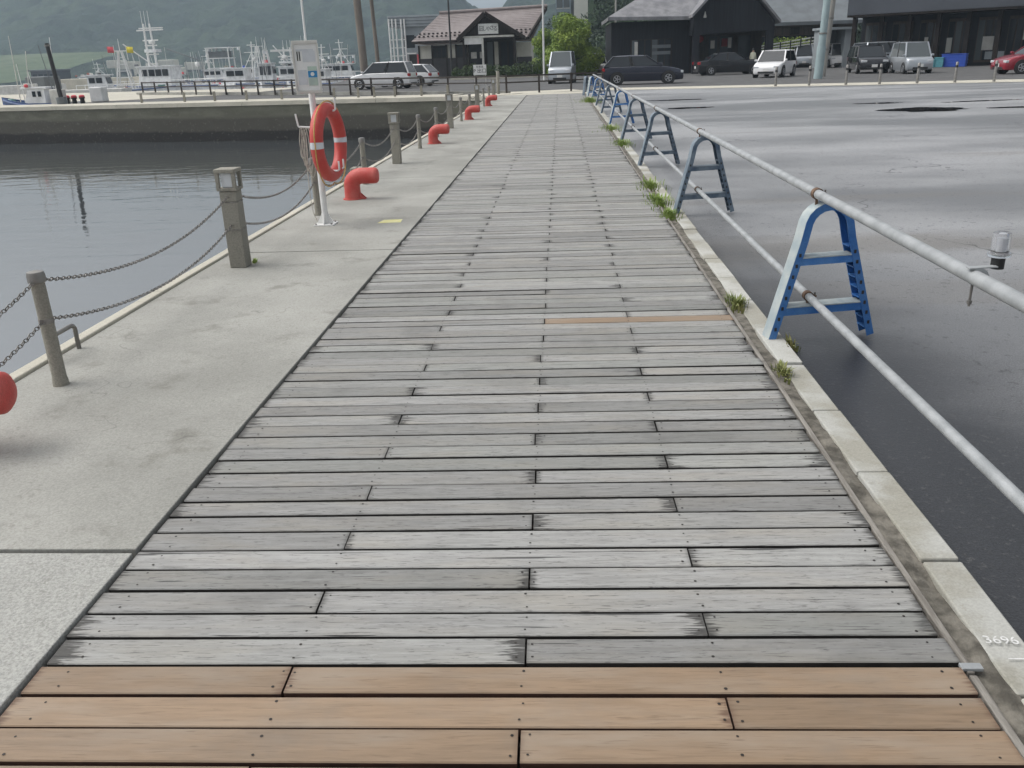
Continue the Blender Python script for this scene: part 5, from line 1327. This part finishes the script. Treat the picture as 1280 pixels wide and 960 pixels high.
# floating piers and breakwater at the left
def pier(lab, x0, x1, Y, z0, z1, mat, dp=3):
    tag(MB().bbox(W(x0,100,Y).x,W(x1,100,Y).x,Y,Y+dp,z0,z1,.04).build('pier', M[mat]), lab, 'pier')
pier('pale floating pier reaching in from the left edge', -40, 62, 92, WZ-.3, .55, 'offwhite')
pier('long pale breakwater wall behind the small moored boat', 62, 190, 100, WZ-.3, .95, 'coping', 4)
pier('low white jetty left of the lattice mast boat', 60, 150, 84, WZ-.3, .05, 'offwhite', 2)
sb = thing('harbour_shed', 'low blue-grey harbour shed behind the left piers', 'building', (W(54,90,200).x,200,0))
MB().box(-3,3,0,6,-2,2.3).build('wall', M['slate_fascia'], sb); MB().bbox(-3.3,3.3,-.4,6.4,2.3,2.6,.05).build('roof', M['grey_dark'], sb)
for i in range(4): MB().box(-2.6+1.35*i,-1.6+1.35*i,-.06,-.003,.4,1.6).build('window', M['glass'], sb)
for i, px in enumerate((84,93,103)):
    p = W(px,125,48); t = thing('mooring_post', ['left','middle','right'][i]+' one of three small dark posts with pink caps on the far quay', 'post', (p.x,48,-.05), 0, 'small capped posts on the far quay')
    MB().lathe([(.13,0),(.11,.25),(.16,.27),(.16,.33)], n=12).build('post', M['dark_trim'], t, 40); MB().lathe([(.15,.332),(.15,.42),(.08,.46)], n=12).build('cap', M['flag_red'], t, 40)
tag(MB().bbox(W(112,120,50).x,W(128,120,50).x,50,50.7,-.05,.75,.05).build('white_bin', M['white']), 'white box bin on the far quay behind the three small posts', 'bin')
tag(MB().bbox(W(62,120,47).x,W(76,120,47).x,47,47.6,-.05,.75,.05).build('white_bin', M['offwhite']), 'pale box beside the foot of the leaning dark post', 'bin')
tag(MB().bbox(W(31,100,60).x,W(56,100,60).x,60,62,-.05,1.4,.08).build('storage_box', M['grey_dark']), 'grey storage box behind the leaning dark post at the left', 'box')

# ------------------------------------------------------------ hills
def hill(name, x0, x1, y0, y1, nx, ny, fh, mat):
    v = []; f = []
    for j in range(ny+1):
        for i in range(nx+1):
            x = x0+(x1-x0)*i/nx; y = y0+(y1-y0)*j/ny; v.append((x, y, fh(x, y)))
    for j in range(ny):
        for i in range(nx): a = j*(nx+1)+i; f.append((a, a+1, a+nx+2, a+nx+1))
    return struct(MB()._add(v, f).build(name, mat, smooth=180, recalc=False))
def forest_mat(name, c1, c2, c3):
    mt, nt, p = newmat(name); b = NB(nt); v = b.n('ShaderNodeNewGeometry').outputs['Position']
    c = b.mix(b.ramp(b.noise(v, .012, 4), .35, .65), c1, c2); c = b.mix(b.ramp(b.noise(v, .06, 6, .7), .42, .66), c, c3)
    nt.links.new(c, p.inputs['Base Color']); p.inputs['Roughness'].default_value = .95; p.inputs['Specular IOR Level'].default_value = .1
    nt.links.new(b.bump(b.noise(v, .25, 4, .7), .8, 2.0), p.inputs['Normal']); return mt
FM = forest_mat('forest_hill', (.018,.034,.024), (.040,.060,.036), (.008,.016,.012))
def sstep(a, b, x): t = max(0, min(1, (x-a)/(b-a))); return t*t*(3-2*t)
def canopy(x, y): return 5.0*mnoise.noise((x*.09, y*.09, 0)) + 3.6*mnoise.noise((x*.27, y*.27, 5))
def fh1(x, y):
    f = sstep(430, 800, y + .10*x + 40*mnoise.noise((x*.004, y*.004, 2)))
    ridge = 82 + 22*mnoise.noise((x*.0045, 1.3, 7)) + 14*mnoise.noise((x*.012, y*.006, 3))
    ridge *= 1 - .42*math.exp(-((x/max(y,1)+.075)/.040)**2)     # the dip above the restaurant
    fold = 20*abs(mnoise.noise((x*.009, y*.005, 9)))
    return -4 + f*(ridge-fold) + (canopy(x, y) if f > .01 else 0)
hill('hills', -900, 420, 400, 1000, 330, 150, fh1, FM)
FM2 = forest_mat('near_forest', (.020,.036,.018), (.032,.05,.022), (.012,.022,.012))
def fh2(x, y):
    f = sstep(112, 210, y + 14*mnoise.noise((x*.03, y*.03, 2)))
    return -.2 + f*(27+7*mnoise.noise((x*.02, y*.02, 4)))*sstep(-10, 14, x-.02*y) + f*1.6*canopy(x*3, y*3)*.5
hill('wooded_slope', -12, 230, 108, 300, 150, 110, fh2, FM2)
bl = []
rs = random.Random(3)
for i in range(260):
    y = rs.uniform(116, 190); x = rs.uniform(-.02, .62)*y; z = fh2(x, y); s = rs.uniform(1.6, 3.6)
    if z < 1.5: continue
    bl.append(((x, y, z+s*.5), (s, s, s*1.2)))
stuff(leaf_cloud('far_wood', M['leaf_dark'], None, bl, 60000, .42, 17))
# pale paddies and a road scar at the foot of the far hill
FLD = forest_mat('field_green', (.09,.125,.07), (.12,.145,.09), (.07,.10,.06))
struct(hill('fields', -330, -215, 330, 470, 24, 10, lambda x, y: -1.2+sstep(330,470,y)*13+.4*mnoise.noise((x*.05,y*.05,0)), FLD))
g = MB(); 
for i in range(7):
    x = -252+7.5*i; y = 520; z = fh1(x, y-6)+1.5-.012*(i-2)**2*8; g.bbox(x-4.4,x+4.4,y-16,y-8,z-2.0,z+2.2,.4)
tag(g.build('hill_road', M['coping']), 'pale road cutting high on the far left hillside', 'road cutting')

# ------------------------------------------------------------ haze
hz = bpy.data.materials.new('haze'); hz.use_nodes = True; nt = hz.node_tree; nt.nodes.clear()
ou = nt.nodes.new('ShaderNodeOutputMaterial'); pv = nt.nodes.new('ShaderNodeVolumePrincipled')
pv.inputs['Color'].default_value = (.72,.87,1,1); pv.inputs['Density'].default_value = .0004; pv.inputs['Anisotropy'].default_value = .2
nt.links.new(pv.outputs[0], ou.inputs['Volume'])
stuff(MB().box(-1700,1700,-400,2100,-9,150).build('haze', hz))
